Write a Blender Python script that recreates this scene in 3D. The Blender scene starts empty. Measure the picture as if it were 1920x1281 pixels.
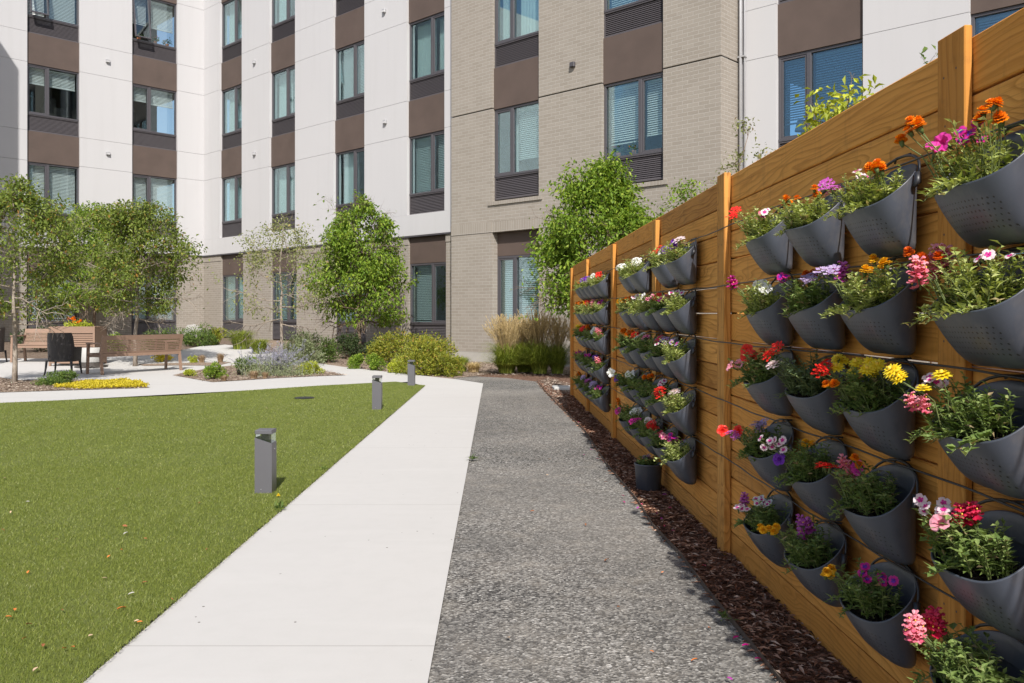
import bpy, math, random
import numpy as np
from mathutils import Vector, Matrix

random.seed(7)
RN = np.random.RandomState(11)
S = bpy.context.scene
C = bpy.context.collection
F_, H_, CH = 1620.0, 588.0, 1.25      # focal length / horizon row (photo pixels), eye height
sstep = lambda t: (lambda u: u*u*(3-2*u))(min(1., max(0., t)))


def gz(x, y):
    """the plaza climbs gently towards the inner corner of the building"""
    return .33*sstep((y-18.5)/9.)*sstep((-2.0-x)/5.)


def ground(px, py):
    """point of the terrain that stands at a place measured in the survey picture"""
    z = 0.
    for _ in range(12):
        Y = F_*(CH-z)/max(py-H_, 1.)
        X = (px-960)/F_*Y
        z = gz(X, Y)
    return X, Y, z


# ------------------------------------------------------------------ mesh builder
class MB:
    def __init__(s):
        s.V = []; s.nv = 0; s.F = []; s.M = []; s.T = []; s.SM = []

    def add(s, verts, faces, mat=0, tint=None, smooth=False):
        """faces: (n,k) array of indices into verts"""
        verts = np.asarray(verts, dtype=np.float32).reshape(-1, 3)
        faces = np.asarray(faces, dtype=np.int32)
        n = len(faces)
        s.F.append(faces+s.nv); s.V.append(verts); s.nv += len(verts)
        s.M.append(np.full(n, mat, np.int32))
        s.SM.append(np.full(n, smooth, bool))
        if tint is None: t = np.zeros(n, np.float32)
        else: t = np.broadcast_to(np.asarray(tint, np.float32), (n,)).copy()
        s.T.append(t)
        return s

    def box(s, x0, x1, y0, y1, z0, z1, mat=0, tint=None):
        v = [(x, y, z) for z in (z0, z1) for y in (y0, y1) for x in (x0, x1)]
        f = [(0, 2, 3, 1), (4, 5, 7, 6), (0, 1, 5, 4), (2, 6, 7, 3), (0, 4, 6, 2), (1, 3, 7, 5)]
        return s.add(v, f, mat, tint)

    def bevbox(s, x0, x1, y0, y1, z0, z1, b=.004, mat=0, tint=None):
        """box with chamfered long edges"""
        cx, cy, cz = (x0+x1)/2, (y0+y1)/2, (z0+z1)/2
        hx, hy, hz = (x1-x0)/2, (y1-y0)/2, (z1-z0)/2
        b = min(b, hx*.45, hy*.45, hz*.45)
        V = []; idx = {}
        for sx in (-1, 1):
            for sy in (-1, 1):
                for sz in (-1, 1):
                    for a in range(3):
                        p = [sx*(hx-b), sy*(hy-b), sz*(hz-b)]
                        p[a] += (sx, sy, sz)[a]*b
                        idx[(sx, sy, sz, a)] = len(V); V.append((cx+p[0], cy+p[1], cz+p[2]))
        Q = []
        for a in range(3):
            o = [i for i in range(3) if i != a]
            for sa in (-1, 1):
                q = []
                for (u, w) in ((-1, -1), (1, -1), (1, 1), (-1, 1)):
                    k = [0, 0, 0]; k[a] = sa; k[o[0]] = u; k[o[1]] = w
                    q.append(idx[(*k, a)])
                flip = (sa > 0) ^ (a == 1)
                Q.append(q if flip else q[::-1])
        # edges
        for a in range(3):
            o = [i for i in range(3) if i != a]
            for u in (-1, 1):
                for w in (-1, 1):
                    k0 = [0, 0, 0]; k0[o[0]] = u; k0[o[1]] = w
                    k1 = list(k0); k0[a] = -1; k1[a] = 1
                    q = [idx[(*k0, o[0])], idx[(*k1, o[0])], idx[(*k1, o[1])], idx[(*k0, o[1])]]
                    P = [np.array(V[i]) for i in q]
                    n = np.cross(P[1]-P[0], P[2]-P[0]); c = (P[0]+P[2])/2-np.array((cx, cy, cz))
                    Q.append(q if n.dot(c) > 0 else q[::-1])
        s.add(V, Q, mat, tint)
        Tt = []
        for sx in (-1, 1):
            for sy in (-1, 1):
                for sz in (-1, 1):
                    t = [idx[(sx, sy, sz, a)] for a in range(3)]
                    if sx*sy*sz < 0: t = t[::-1]
                    Tt.append(t)
        s.nv -= len(V); base = s.nv; s.nv += len(V)
        s.F.append(np.array(Tt, np.int32)+base); s.M.append(np.full(8, mat, np.int32))
        s.SM.append(np.zeros(8, bool)); s.T.append(np.full(8, 0 if tint is None else tint, np.float32))
        return s

    def tube(s, pts, rad, n=6, mat=0, tint=None, cap=True, smooth=True):
        pts = [np.array(p, float) for p in pts]
        if not hasattr(rad, '__len__'): rad = [rad]*len(pts)
        V = []; up = np.array((0.13, 0.27, .95))
        prev = None
        for i, p in enumerate(pts):
            d = (pts[min(i+1, len(pts)-1)]-pts[max(i-1, 0)]); d = d/(np.linalg.norm(d)+1e-9)
            if prev is None:
                a = np.cross(d, up)
                if np.linalg.norm(a) < .1: a = np.cross(d, (1, 0, 0))
            else: a = prev-d*prev.dot(d)
            a = a/(np.linalg.norm(a)+1e-9); prev = a
            b = np.cross(d, a)
            for k in range(n):
                t = 2*math.pi*k/n
                V.append(p+(a*math.cos(t)+b*math.sin(t))*rad[i])
        Fc = []
        for i in range(len(pts)-1):
            for k in range(n):
                k2 = (k+1) % n
                Fc.append((i*n+k, i*n+k2, (i+1)*n+k2, (i+1)*n+k))
        base = s.nv
        s.add(V, Fc, mat, tint, smooth)
        if cap:
            e = (len(pts)-1)*n
            for q in ([list(range(n))[::-1], [e+k for k in range(n)]]):
                s.F.append(np.array([q], np.int32)+base); s.M.append(np.array([mat], np.int32))
                s.SM.append(np.zeros(1, bool)); s.T.append(np.array([0 if tint is None else tint], np.float32))
        return s

    def lathe(s, prof, n=24, mat=0, c=(0, 0, 0), smooth=True):
        V = []
        for r, z in prof:
            for k in range(n):
                t = 2*math.pi*k/n
                V.append((c[0]+r*math.cos(t), c[1]+r*math.sin(t), c[2]+z))
        Fc = []
        for i in range(len(prof)-1):
            for k in range(n):
                k2 = (k+1) % n
                Fc.append((i*n+k, i*n+k2, (i+1)*n+k2, (i+1)*n+k))
        return s.add(V, Fc, mat, None, smooth)

    def leaves(s, P, D, N, L, W, tint, mat=0, detail=False):
        """P base (n,3), D direction, N approx normal, L length, W width"""
        P = np.asarray(P, float); n = len(P)
        if n == 0: return s
        D = D/(np.linalg.norm(D, axis=1, keepdims=True)+1e-9)
        R = np.cross(D, N); R /= (np.linalg.norm(R, axis=1, keepdims=True)+1e-9)
        U = np.cross(R, D)
        L = np.broadcast_to(L, (n,))[:, None]; W = np.broadcast_to(W, (n,))[:, None]
        b = P; tip = P+D*L-U*L*.18
        l = P+D*L*.45+R*W*.5+U*W*.18; r = P+D*L*.45-R*W*.5+U*W*.18
        if detail:
            m = P+D*L*.5-U*W*.04
            V = np.stack([b, l, r, tip, m], 1).reshape(-1, 3)
            o = (np.arange(n)*5)[:, None, None]
            Fc = (np.array([[0, 4, 1], [1, 4, 3], [0, 2, 4], [4, 2, 3]])[None]+o).reshape(-1, 3)
            s.add(V, Fc, mat, np.repeat(np.broadcast_to(tint, (n,)), 4))
        else:
            V = np.stack([b, l, r, tip], 1).reshape(-1, 3)
            o = (np.arange(n)*4)[:, None, None]
            Fc = (np.array([[0, 3, 1], [0, 2, 3]])[None]+o).reshape(-1, 3)
            s.add(V, Fc, mat, np.repeat(np.broadcast_to(tint, (n,)), 2))
        return s

    def mesh(s, name, mats):
        me = bpy.data.meshes.new(name)
        V = np.concatenate(s.V) if s.V else np.zeros((0, 3), np.float32)
        me.vertices.add(len(V)); me.vertices.foreach_set('co', V.ravel().astype(np.float32))
        tot = np.concatenate([np.full(len(f), f.shape[1], np.int32) for f in s.F])
        loops = np.concatenate([f.ravel() for f in s.F]).astype(np.int32)
        st = np.concatenate([[0], np.cumsum(tot)[:-1]]).astype(np.int32)
        me.loops.add(len(loops)); me.loops.foreach_set('vertex_index', loops)
        me.polygons.add(len(tot)); me.polygons.foreach_set('loop_start', st); me.polygons.foreach_set('loop_total', tot)
        me.polygons.foreach_set('material_index', np.concatenate(s.M))
        me.polygons.foreach_set('use_smooth', np.concatenate(s.SM))
        for m in (mats if isinstance(mats, (list, tuple)) else [mats]): me.materials.append(m)
        a = me.attributes.new('tint', 'FLOAT', 'FACE'); a.data.foreach_set('value', np.concatenate(s.T))
        me.update(calc_edges=True)
        return me

    def build(s, name, mats, parent=None, loc=(0, 0, 0), rz=0.):
        o = bpy.data.objects.new(name, s.mesh(name, mats)); C.objects.link(o)
        if parent: o.parent = parent
        o.location = loc; o.rotation_euler = (0, 0, rz)
        return o


def tag(o, label=None, cat=None, group=None, kind=None):
    if label:
        n = len(label.split()); assert 4 <= n <= 16, label
        o['label'] = label
    if cat: o['category'] = cat
    if group: o['group'] = group
    if kind: o['kind'] = kind
    return o


def thing(name, label, cat, loc=(0, 0, 0), rz=0., group=None):
    o = bpy.data.objects.new(name, None); C.objects.link(o)
    o.location = loc; o.rotation_euler = (0, 0, rz); o.empty_display_size = .1
    return tag(o, label, cat, group)


def dupobj(o, parent=None):
    c = o.copy(); C.objects.link(c); c.parent = parent
    return c


def dup_tree(o, parent=None):
    kids = [k for k in o.children]
    c = dupobj(o, parent)
    for k in kids: dup_tree(k, c)
    return c


# ------------------------------------------------------------------ materials
def srgb(r, g, b):
    f = lambda c: (c/255/12.92) if c/255 <= .04045 else ((c/255+.055)/1.055)**2.4
    return (f(r), f(g), f(b))


class NT:
    def __init__(s, name):
        s.m = bpy.data.materials.new(name); s.m.use_nodes = True
        s.t = s.m.node_tree; s.n = s.t.nodes; s.l = s.t.links
        for k in list(s.n): s.n.remove(k)
        s.out = s.n.new('ShaderNodeOutputMaterial')

    def new(s, kind, **kw):
        n = s.n.new('ShaderNode'+kind)
        for k, v in kw.items():
            if k in n.inputs: n.inputs[k].default_value = v
            else: setattr(n, k, v)
        return n

    def link(s, a, b): s.l.new(a, b)

    def val(s, node, inp, v):
        if hasattr(v, 'links') or isinstance(v, bpy.types.NodeSocket): s.l.new(v, node.inputs[inp])
        else: node.inputs[inp].default_value = v

    def math(s, op, a, b=0., c=None, clamp=False):
        n = s.new('Math', operation=op); n.use_clamp = clamp
        s.val(n, 0, a); s.val(n, 1, b)
        if c is not None: s.val(n, 2, c)
        return n.outputs[0]

    def mix(s, f, a, b, blend='MIX'):
        n = s.new('Mix', data_type='RGBA', blend_type=blend)
        s.val(n, 0, f)
        for i, v in ((6, a), (7, b)):
            if isinstance(v, (tuple, list)): v = (*v[:3], 1)
            s.val(n, i, v)
        return n.outputs[2]

    def coord(s, kind='Object', scale=(1, 1, 1), rot=(0, 0, 0), loc=None):
        tc = s.new('TexCoord'); mp = s.new('Mapping')
        s.link(tc.outputs[kind], mp.inputs[0])
        mp.inputs['Scale'].default_value = scale; mp.inputs['Rotation'].default_value = rot
        if loc is not None: s.val(mp, 'Location', loc)
        return mp.outputs[0]

    def noise(s, vec, scale, detail=4, rough=.55, dist=0.):
        n = s.new('TexNoise'); s.link(vec, n.inputs['Vector'])
        n.inputs['Scale'].default_value = scale; n.inputs['Detail'].default_value = detail
        n.inputs['Roughness'].default_value = rough; n.inputs['Distortion'].default_value = dist
        return n.outputs['Fac']

    def ramp(s, f, stops, interp='LINEAR'):
        n = s.new('ValToRGB'); n.color_ramp.interpolation = interp
        e = n.color_ramp.elements
        while len(e) < len(stops): e.new(.5)
        for i, (p, c) in enumerate(stops):
            e[i].position = p; e[i].color = (*c[:3], 1) if hasattr(c, '__len__') else (c, c, c, 1)
        s.val(n, 0, f)
        return n.outputs[0]

    def bump(s, h, strength=.3, dist=.01, normal=None):
        n = s.new('Bump'); n.inputs['Strength'].default_value = strength; n.inputs['Distance'].default_value = dist
        s.link(h, n.inputs['Height'])
        if normal is not None: s.link(normal, n.inputs['Normal'])
        return n.outputs[0]

    def bsdf(s, col, rough=.6, metal=0., normal=None, spec=.5, **kw):
        n = s.new('BsdfPrincipled')
        s.val(n, 'Base Color', (*col[:3], 1) if isinstance(col, (tuple, list)) else col)
        s.val(n, 'Roughness', rough); s.val(n, 'Metallic', metal); s.val(n, 'Specular IOR Level', spec)
        for k, v in kw.items(): s.val(n, k, v)
        if normal is not None: s.link(normal, n.inputs['Normal'])
        return n.outputs[0]

    def done(s, sh):
        s.link(sh, s.out.inputs[0]); return s.m


def m_plain(name, col, rough=.6, metal=0., var=.06, scale=8., spec=.5, bump=0.):
    k = NT(name); v = k.coord()
    n = k.noise(v, scale, 4)
    a = tuple(c*(1-var) for c in col); b = tuple(min(1, c*(1+var)) for c in col)
    col_ = k.mix(n, a, b)
    nr = k.bump(k.noise(v, scale*12, 3), bump, .004) if bump else None
    return k.done(k.bsdf(col_, rough, metal, nr, spec))


def m_leaf(name, stops, rough=.5, trans=.35, spec=.35):
    """leaf colours picked per leaf; light also passes through the blade"""
    k = NT(name); at = k.new('Attribute', attribute_name='tint')
    col = k.ramp(at.outputs['Fac'], stops)
    a = k.bsdf(col, rough, spec=spec)
    tr = k.new('BsdfTranslucent'); k.link(k.mix(1., col, (1.0, 1.0, .45), 'MULTIPLY'), tr.inputs[0])
    mx = k.new('MixShader'); mx.inputs[0].default_value = trans
    k.link(a, mx.inputs[1]); k.link(tr.outputs[0], mx.inputs[2])
    return k.done(mx.outputs[0])


def m_white_wall():
    k = NT('white_render'); v = k.coord()
    n1 = k.noise(v, .35, 3); n2 = k.noise(k.coord(scale=(2.2, 2.2, .12)), 1.6, 4)
    c = k.mix(k.math('MULTIPLY', n1, .9), (.470, .462, .468), (.505, .496, .502))
    c = k.mix(k.ramp(n2, [(.5, 0), (.8, .36)]), c, (.43, .42, .42))
    b = k.bump(k.noise(v, 160, 3), .12, .003)
    return k.done(k.bsdf(c, .8, normal=b, spec=.25))


def m_brick(name, soldier=False):
    k = NT(name); tc = k.new('TexCoord'); sp = k.new('SeparateXYZ'); k.link(tc.outputs['Object'], sp.inputs[0])
    u = k.math('ADD', sp.outputs[0], sp.outputs[1]); cb = k.new('CombineXYZ')
    if soldier: k.link(sp.outputs[2], cb.inputs[0]); k.link(u, cb.inputs[1])
    else: k.link(u, cb.inputs[0]); k.link(sp.outputs[2], cb.inputs[1])
    br = k.new('TexBrick'); k.link(cb.outputs[0], br.inputs[0])
    br.offset = 0. if soldier else .5
    br.inputs['Scale'].default_value = 1.; br.inputs['Mortar Size'].default_value = .006
    br.inputs['Brick Width'].default_value = .262 if not soldier else .28; br.inputs['Row Height'].default_value = .0833
    br.inputs['Mortar Smooth'].default_value = .2; br.inputs['Bias'].default_value = 0.
    br.inputs['Color1'].default_value = (.262, .228, .192, 1); br.inputs['Color2'].default_value = (.308, .272, .234, 1)
    br.inputs['Mortar'].default_value = (.43, .40, .36, 1)
    v = k.coord(); n = k.noise(v, .5, 4); n2 = k.noise(v, 60, 3)
    c = k.mix(k.math('MULTIPLY', n, .35), br.outputs[0], (.20, .18, .155))
    c = k.mix(k.math('MULTIPLY', n2, .3), c, (.34, .31, .27))
    h = k.math('SUBTRACT', k.math('MULTIPLY', n2, .3), br.outputs['Fac'])
    return k.done(k.bsdf(c, .85, normal=k.bump(h, .5, .008), spec=.2))


def m_wood(name, dark=1.):
    """brown stained cedar: growth rings cut flat, with knots and weather streaks"""
    k = NT(name); oi = k.new('ObjectInfo')
    off = k.new('CombineXYZ'); k.link(k.math('MULTIPLY', oi.outputs['Random'], 37.), off.inputs[0])
    k.link(k.math('MULTIPLY', oi.outputs['Random'], 91.), off.inputs[2])
    tc = k.new('TexCoord'); ad = k.new('VectorMath', operation='ADD')
    k.link(tc.outputs['Object'], ad.inputs[0]); k.link(off.outputs[0], ad.inputs[1])
    mp = k.new('Mapping'); k.link(ad.outputs[0], mp.inputs[0]); mp.inputs['Scale'].default_value = (.8, 6., 6.)
    warp = k.noise(mp.outputs[0], 1.15, 2, .5)                       # broad bending of the rings
    mk = k.new('Mapping'); k.link(ad.outputs[0], mk.inputs[0]); mk.inputs['Scale'].default_value = (1.1, 2.6, 2.6)
    vor = k.new('TexVoronoi'); vor.feature = 'F1'; k.link(mk.outputs[0], vor.inputs['Vector']); vor.inputs['Scale'].default_value = 1.6
    knot = k.ramp(vor.outputs['Distance'], [(0., 1.), (.14, .45), (.34, 0.)], 'EASE')
    sp = k.new('SeparateXYZ'); k.link(ad.outputs[0], sp.inputs[0])
    ring = k.math('ADD', k.math('MULTIPLY', warp, 5.5), k.math('MULTIPLY', knot, 2.2))
    ring = k.math('ADD', ring, k.math('MULTIPLY', sp.outputs[2], 20.))
    fr = k.math('FRACT', k.math('MULTIPLY', ring, 1.9))
    band = k.ramp(fr, [(0., .15), (.55, .35), (.88, 1.), (1., .15)])
    fine = k.noise(k.coordv(ad.outputs[0], (6., 160., 160.)), 1., 3, .6)
    blot = k.noise(k.coordv(ad.outputs[0], (1.2, 3., 3.)), 1.3, 3, .5)
    base = k.mix(blot, tuple(c*dark for c in (.70, .285, .062)), tuple(c*dark for c in (.93, .50, .145)))
    c = k.mix(k.math('MULTIPLY', band, .72), base, tuple(c*dark for c in (.27, .085, .014)))
    c = k.mix(k.math('MULTIPLY', fine, .30), c, tuple(c*dark for c in (.95, .53, .13)))
    dk = k.noise(k.coordv(ad.outputs[0], (2.2, 70., 70.)), 1., 4, .65)
    c = k.mix(k.ramp(dk, [(.52, 0), (.70, .55)]), c, (.20, .07, .018))
    kc = k.ramp(vor.outputs['Distance'], [(0., .95), (.06, .9), (.10, 0.)])
    c = k.mix(kc, c, (.10, .045, .018))
    rnd = k.math('MULTIPLY', oi.outputs['Random'], .55)
    c = k.mix(rnd, c, tuple(c_*dark for c_ in (.66, .27, .045)))
    st = k.noise(k.coordv(ad.outputs[0], (8., 5., 1.6)), 1.3, 5, .75)   # short weather streaks
    c = k.mix(k.ramp(st, [(.54, 0), (.78, .42)]), c, (.14, .075, .035))
    r2 = k.math('FRACT', k.math('MULTIPLY', oi.outputs['Random'], 13.7))
    c = k.mix(1., c, k.ramp(r2, [(0, (.66, .62, .60)), (.4, (.92, .90, .90)), (1, (1, 1, 1))]), 'MULTIPLY')
    # splash-back and greying near the soil is a stain on the lowest board
    hb = k.math('ADD', k.math('MULTIPLY', band, .5), k.math('MULTIPLY', fine, .5))
    return k.done(k.bsdf(c, .7, normal=k.bump(hb, .45, .004), spec=.12))


def _coordv(s, vec, scale):
    mp = s.new('Mapping'); s.link(vec, mp.inputs[0]); mp.inputs['Scale'].default_value = scale
    return mp.outputs[0]


NT.coordv = _coordv


def m_pot():
    k = NT('charcoal_plastic'); tc = k.new('TexCoord'); sp = k.new('SeparateXYZ'); k.link(tc.outputs['Object'], sp.inputs[0])
    x, y, z = sp.outputs
    zz = k.math('DIVIDE', z, .0125)
    row = k.math('FLOOR', zz)
    xs = k.math('ADD', k.math('DIVIDE', x, .013), k.math('MULTIPLY', k.math('MODULO', k.math('ABSOLUTE', row), 2.), .5))
    fx = k.math('SUBTRACT', k.math('FRACT', xs), .5); fz = k.math('SUBTRACT', k.math('FRACT', zz), .5)
    d = k.math('SQRT', k.math('ADD', k.math('MULTIPLY', fx, fx), k.math('MULTIPLY', fz, fz)))
    hole = k.math('LESS_THAN', d, k.math('MULTIPLY', k.noise(k.coord(), 120, 1), .34))
    xm = k.math('LESS_THAN', k.math('ABSOLUTE', x), .125)
    ym = k.math('GREATER_THAN', y, .085)
    zm = k.math('MULTIPLY', k.math('LESS_THAN', z, -.022), k.math('GREATER_THAN', z, -.098))
    hole = k.math('MULTIPLY', k.math('MULTIPLY', hole, xm), k.math('MULTIPLY', ym, zm))
    v = k.coord(); n = k.noise(v, 14, 5); n2 = k.noise(v, 90, 3)
    c = k.mix(n, (.046, .052, .068), (.074, .084, .110))
    dust = k.ramp(k.noise(k.coord(scale=(1, 1, .4)), 22, 5, .65), [(.52, 0), (.8, .3)])
    c = k.mix(dust, c, (.19, .18, .17))
    c = k.mix(hole, c, (.004, .004, .005))
    r = k.mix(n2, (.36, .36, .36), (.5, .5, .5))
    oi = k.new('ObjectInfo'); so_ = k.noise(k.coord(loc=None, scale=(1.2, 1.2, .5)), 7, 5, .7)
    c = k.mix(k.math('MULTIPLY', k.ramp(so_, [(.50, 0), (.72, .42)]), k.math('ADD', k.math('MULTIPLY', oi.outputs['Random'], .9), .1)), c, (.20, .175, .15))
    h = k.math('SUBTRACT', k.math('MULTIPLY', n2, .06), hole)
    return k.done(k.bsdf(c, r, normal=k.bump(h, .6, .002), spec=.6))


def m_concrete():
    k = NT('concrete'); v = k.coord()
    n = k.noise(v, .45, 5, .6); n2 = k.noise(v, 9, 5, .6); n3 = k.noise(v, 120, 2)
    c = k.mix(n, (.435, .420, .402), (.490, .474, .455))
    c = k.mix(k.ramp(n2, [(.45, 0), (.8, .3)]), c, (.41, .395, .375))
    c = k.mix(k.ramp(n3, [(.3, .12), (.5, 0)]), c, (.40, .38, .35))
    c = k.mix(k.ramp(k.noise(k.coord(scale=(.7, 3.5, 1)), 1.3, 4), [(.55, 0), (.75, .25)]), c, (.52, .505, .485))
    # dropped specks
    vo = k.new('TexVoronoi'); k.link(v, vo.inputs['Vector']); vo.inputs['Scale'].default_value = 9.
    spk = k.math('MULTIPLY', k.math('LESS_THAN', vo.outputs['Distance'], .05), k.ramp(k.noise(v, .8, 2), [(.47, 0), (.53, 1)]))
    c = k.mix(spk, c, (.10, .085, .07))
    # saw-cut control joints every 1.5 m along the walk
    sp = k.new('SeparateXYZ'); k.link(v, sp.inputs[0])
    fy = k.math('ABSOLUTE', k.math('SUBTRACT', k.math('FRACT', k.math('DIVIDE', k.math('SUBTRACT', sp.outputs[1], 2.05), 2.4)), .5))
    j = k.math('LESS_THAN', fy, .0014)
    c = k.mix(k.math('MULTIPLY', j, .55), c, (.22, .2, .18))
    h = k.math('SUBTRACT', k.math('MULTIPLY', n3, .2), j)
    return k.done(k.bsdf(c, .85, normal=k.bump(h, .3, .004), spec=.25))


def m_gravel():
    k = NT('crusher_fines'); v = k.coord()
    vo = k.new('TexVoronoi'); k.link(v, vo.inputs['Vector']); vo.inputs['Scale'].default_value = 92.
    cr = k.new('SeparateColor'); k.link(vo.outputs['Color'], cr.inputs[0])
    c = k.ramp(cr.outputs[0], [(0, (.025, .024, .023)), (.30, (.08, .076, .071)), (.62, (.195, .184, .168)), (.93, (.31, .295, .27)), (1, (.50, .48, .45))])
    n = k.noise(v, .9, 4); n2 = k.noise(v, 5, 5, .6)
    c = k.mix(k.ramp(n, [(.40, .36), (.62, 0)]), c, (.065, .063, .06)); c = k.mix(k.ramp(k.noise(v, .28, 3), [(.44, 0), (.6, .28)]), c, (.33, .30, .265))
    c = k.mix(k.ramp(n2, [(.5, 0), (.75, .35)]), c, (.30, .265, .22))
    vo2 = k.new('TexVoronoi'); k.link(v, vo2.inputs['Vector']); vo2.inputs['Scale'].default_value = 26.
    br = k.new('SeparateColor'); k.link(vo2.outputs['Color'], br.inputs[0])
    peb = k.math('MULTIPLY', k.math('LESS_THAN', vo2.outputs['Distance'], .16), k.math('GREATER_THAN', br.outputs[0], .82))
    c = k.mix(peb, c, (.34, .32, .30))
    h = k.math('ADD', vo.outputs['Distance'], k.math('MULTIPLY', peb, -.5))
    return k.done(k.bsdf(c, .9, normal=k.bump(h, .9, .006), spec=.2))


def m_mulch(name, a, b, d):
    k = NT(name); v = k.coord()
    vo = k.new('TexVoronoi'); k.link(k.coord(scale=(1, 1.7, 1), rot=(0, 0, .6)), vo.inputs['Vector']); vo.inputs['Scale'].default_value = 38.
    cr = k.new('SeparateColor'); k.link(vo.outputs['Color'], cr.inputs[0])
    c = k.ramp(cr.outputs[0], [(0, a), (.55, b), (1, d)])
    c = k.mix(k.math('MULTIPLY', k.noise(v, 3, 5), .5), c, a)
    return k.done(k.bsdf(c, .95, normal=k.bump(vo.outputs['Distance'], 1., .015), spec=.15))


def m_turf_base():
    k = NT('turf_backing'); v = k.coord()
    n = k.noise(v, 1.1, 4); n2 = k.noise(v, 140, 3, .7); n3 = k.noise(k.coord(scale=(1, .35, 1), rot=(0, 0, .3)), 5, 3)
    c = k.mix(n, (.155, .19, .036), (.205, .235, .047))
    c = k.mix(k.ramp(n2, [(.35, .75), (.6, 0)]), c, (.09, .12, .03))
    c = k.mix(k.ramp(n3, [(.45, 0), (.75, .35)]), c, (.26, .28, .11))
    return k.done(k.bsdf(c, .75, normal=k.bump(n2, 1., .02), spec=.2))


def m_glass(name, tint, refl=1.):
    k = NT(name); tr = k.new('BsdfTransparent'); tr.inputs[0].default_value = (*tint, 1)
    gl = k.new('BsdfGlossy'); gl.inputs['Roughness'].default_value = .02; gl.inputs[0].default_value = (.85, .97, 1, 1)
    lw = k.new('Fresnel'); lw.inputs[0].default_value = 1.6
    
    mx = k.new('MixShader'); k.link(k.math('MULTIPLY', k.math('ADD', lw.outputs[0], .06), refl, clamp=True), mx.inputs[0])
    k.link(tr.outputs[0], mx.inputs[1]); k.link(gl.outputs[0], mx.inputs[2])
    return k.done(mx.outputs[0])


def m_bark(name, a, b):
    k = NT(name); v = k.coord(scale=(1, 1, .35)); n = k.noise(v, 30, 5, .65)
    c = k.mix(k.ramp(n, [(.35, 0), (.65, 1)]), a, b)
    return k.done(k.bsdf(c, .9, normal=k.bump(n, .6, .01), spec=.15))


M = dict(
    white=m_white_wall(), brick=m_brick('tan_brick'), soldier=m_brick('tan_brick_soldier', True),
    found=m_plain('foundation_concrete', (.36, .34, .31), .9, var=.15, bump=.3),
    reveal=m_plain('joint_shadow_backing', (.10, .095, .09), .9),
    brown=m_plain('brown_panel', (.095, .069, .058), .65, var=.26, scale=1.6, spec=.3),
    frame=m_plain('dark_window_metal', (.075, .070, .078), .45, .1, spec=.5),
    louvre=m_plain('louvre_metal', (.082, .073, .078), .5, .1),
    glassA=m_glass('pale_window_glass', (.93, .975, .975), .6),
    glassB=m_glass('teal_window_glass', (.89, .958, .956), .6),
    glassD=m_glass('sky_tinted_glass', (.66, .84, .95), 1.1),  # blue tint stands in for the sky reflected in wing D's panes
    blind=m_plain('blind_slats', (.80, .80, .78), .6, var=.02),
    curtain=m_plain('curtain_cloth', (.72, .75, .72), .9, var=.05, scale=3),
    interior=m_plain('room_plaster', (.22, .20, .17), .9, var=.1, scale=1.),
    room_dark=m_plain('room_furnishing', (.06, .055, .05), .8),
    pipe=m_plain('downspout_metal', (.42, .42, .43), .4, .3),
    wood=m_wood('stained_cedar'), woodp=m_wood('stained_cedar_post', .84),
    pot=m_pot(), handle=m_plain('black_rubber', (.018, .018, .021), .45, spec=.6),
    soil=m_mulch('potting_soil', (.012, .009, .007), (.03, .022, .016), (.10, .07, .045)),
    concrete=m_concrete(), gravel=m_gravel(),
    mulch=m_mulch('bark_mulch', (.07, .038, .026), (.17, .095, .065), (.34, .22, .16)),
    mulch2=m_mulch('dry_mulch', (.16, .115, .085), (.30, .225, .17), (.44, .36, .29)),
    soilbase=m_mulch('garden_earth', (.10, .07, .05), (.19, .14, .105), (.30, .24, .19)),
    turf=m_turf_base(),
    steel=m_plain('rusty_edging', (.10, .075, .06), .7, .4, var=.3, scale=20),
    boll=m_plain('bollard_paint', (.125, .122, .135), .4, .25, var=.05, spec=.5),
    lens=m_glass('lamp_lens', (.93, .93, .90), 1.),
    benchm=m_plain('brown_composite', (.255, .165, .118), .55, var=.12, scale=5, spec=.35),
    wicker=m_plain('dark_wicker', (.030, .025, .024), .55, var=.3, scale=60, bump=.8),
    drum=m_plain('drum_concrete', (.42, .41, .39), .8, var=.1),
    drumb=m_plain('drum_base', (.05, .042, .036), .7),
    black=m_plain('black_plastic', (.02, .02, .022), .5),
    rock=m_plain('pale_rock', (.30, .285, .265), .9, var=.2, scale=6, bump=.6),
    bark=m_bark('grey_bark', (.20, .16, .125), (.36, .31, .26)),
    bark2=m_bark('brown_bark', (.12, .085, .06), (.22, .165, .12)),
    stem=m_leaf('green_stem', [(0, (.10, .14, .04)), (1, (.17, .2, .07))], trans=.1),
)

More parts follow.
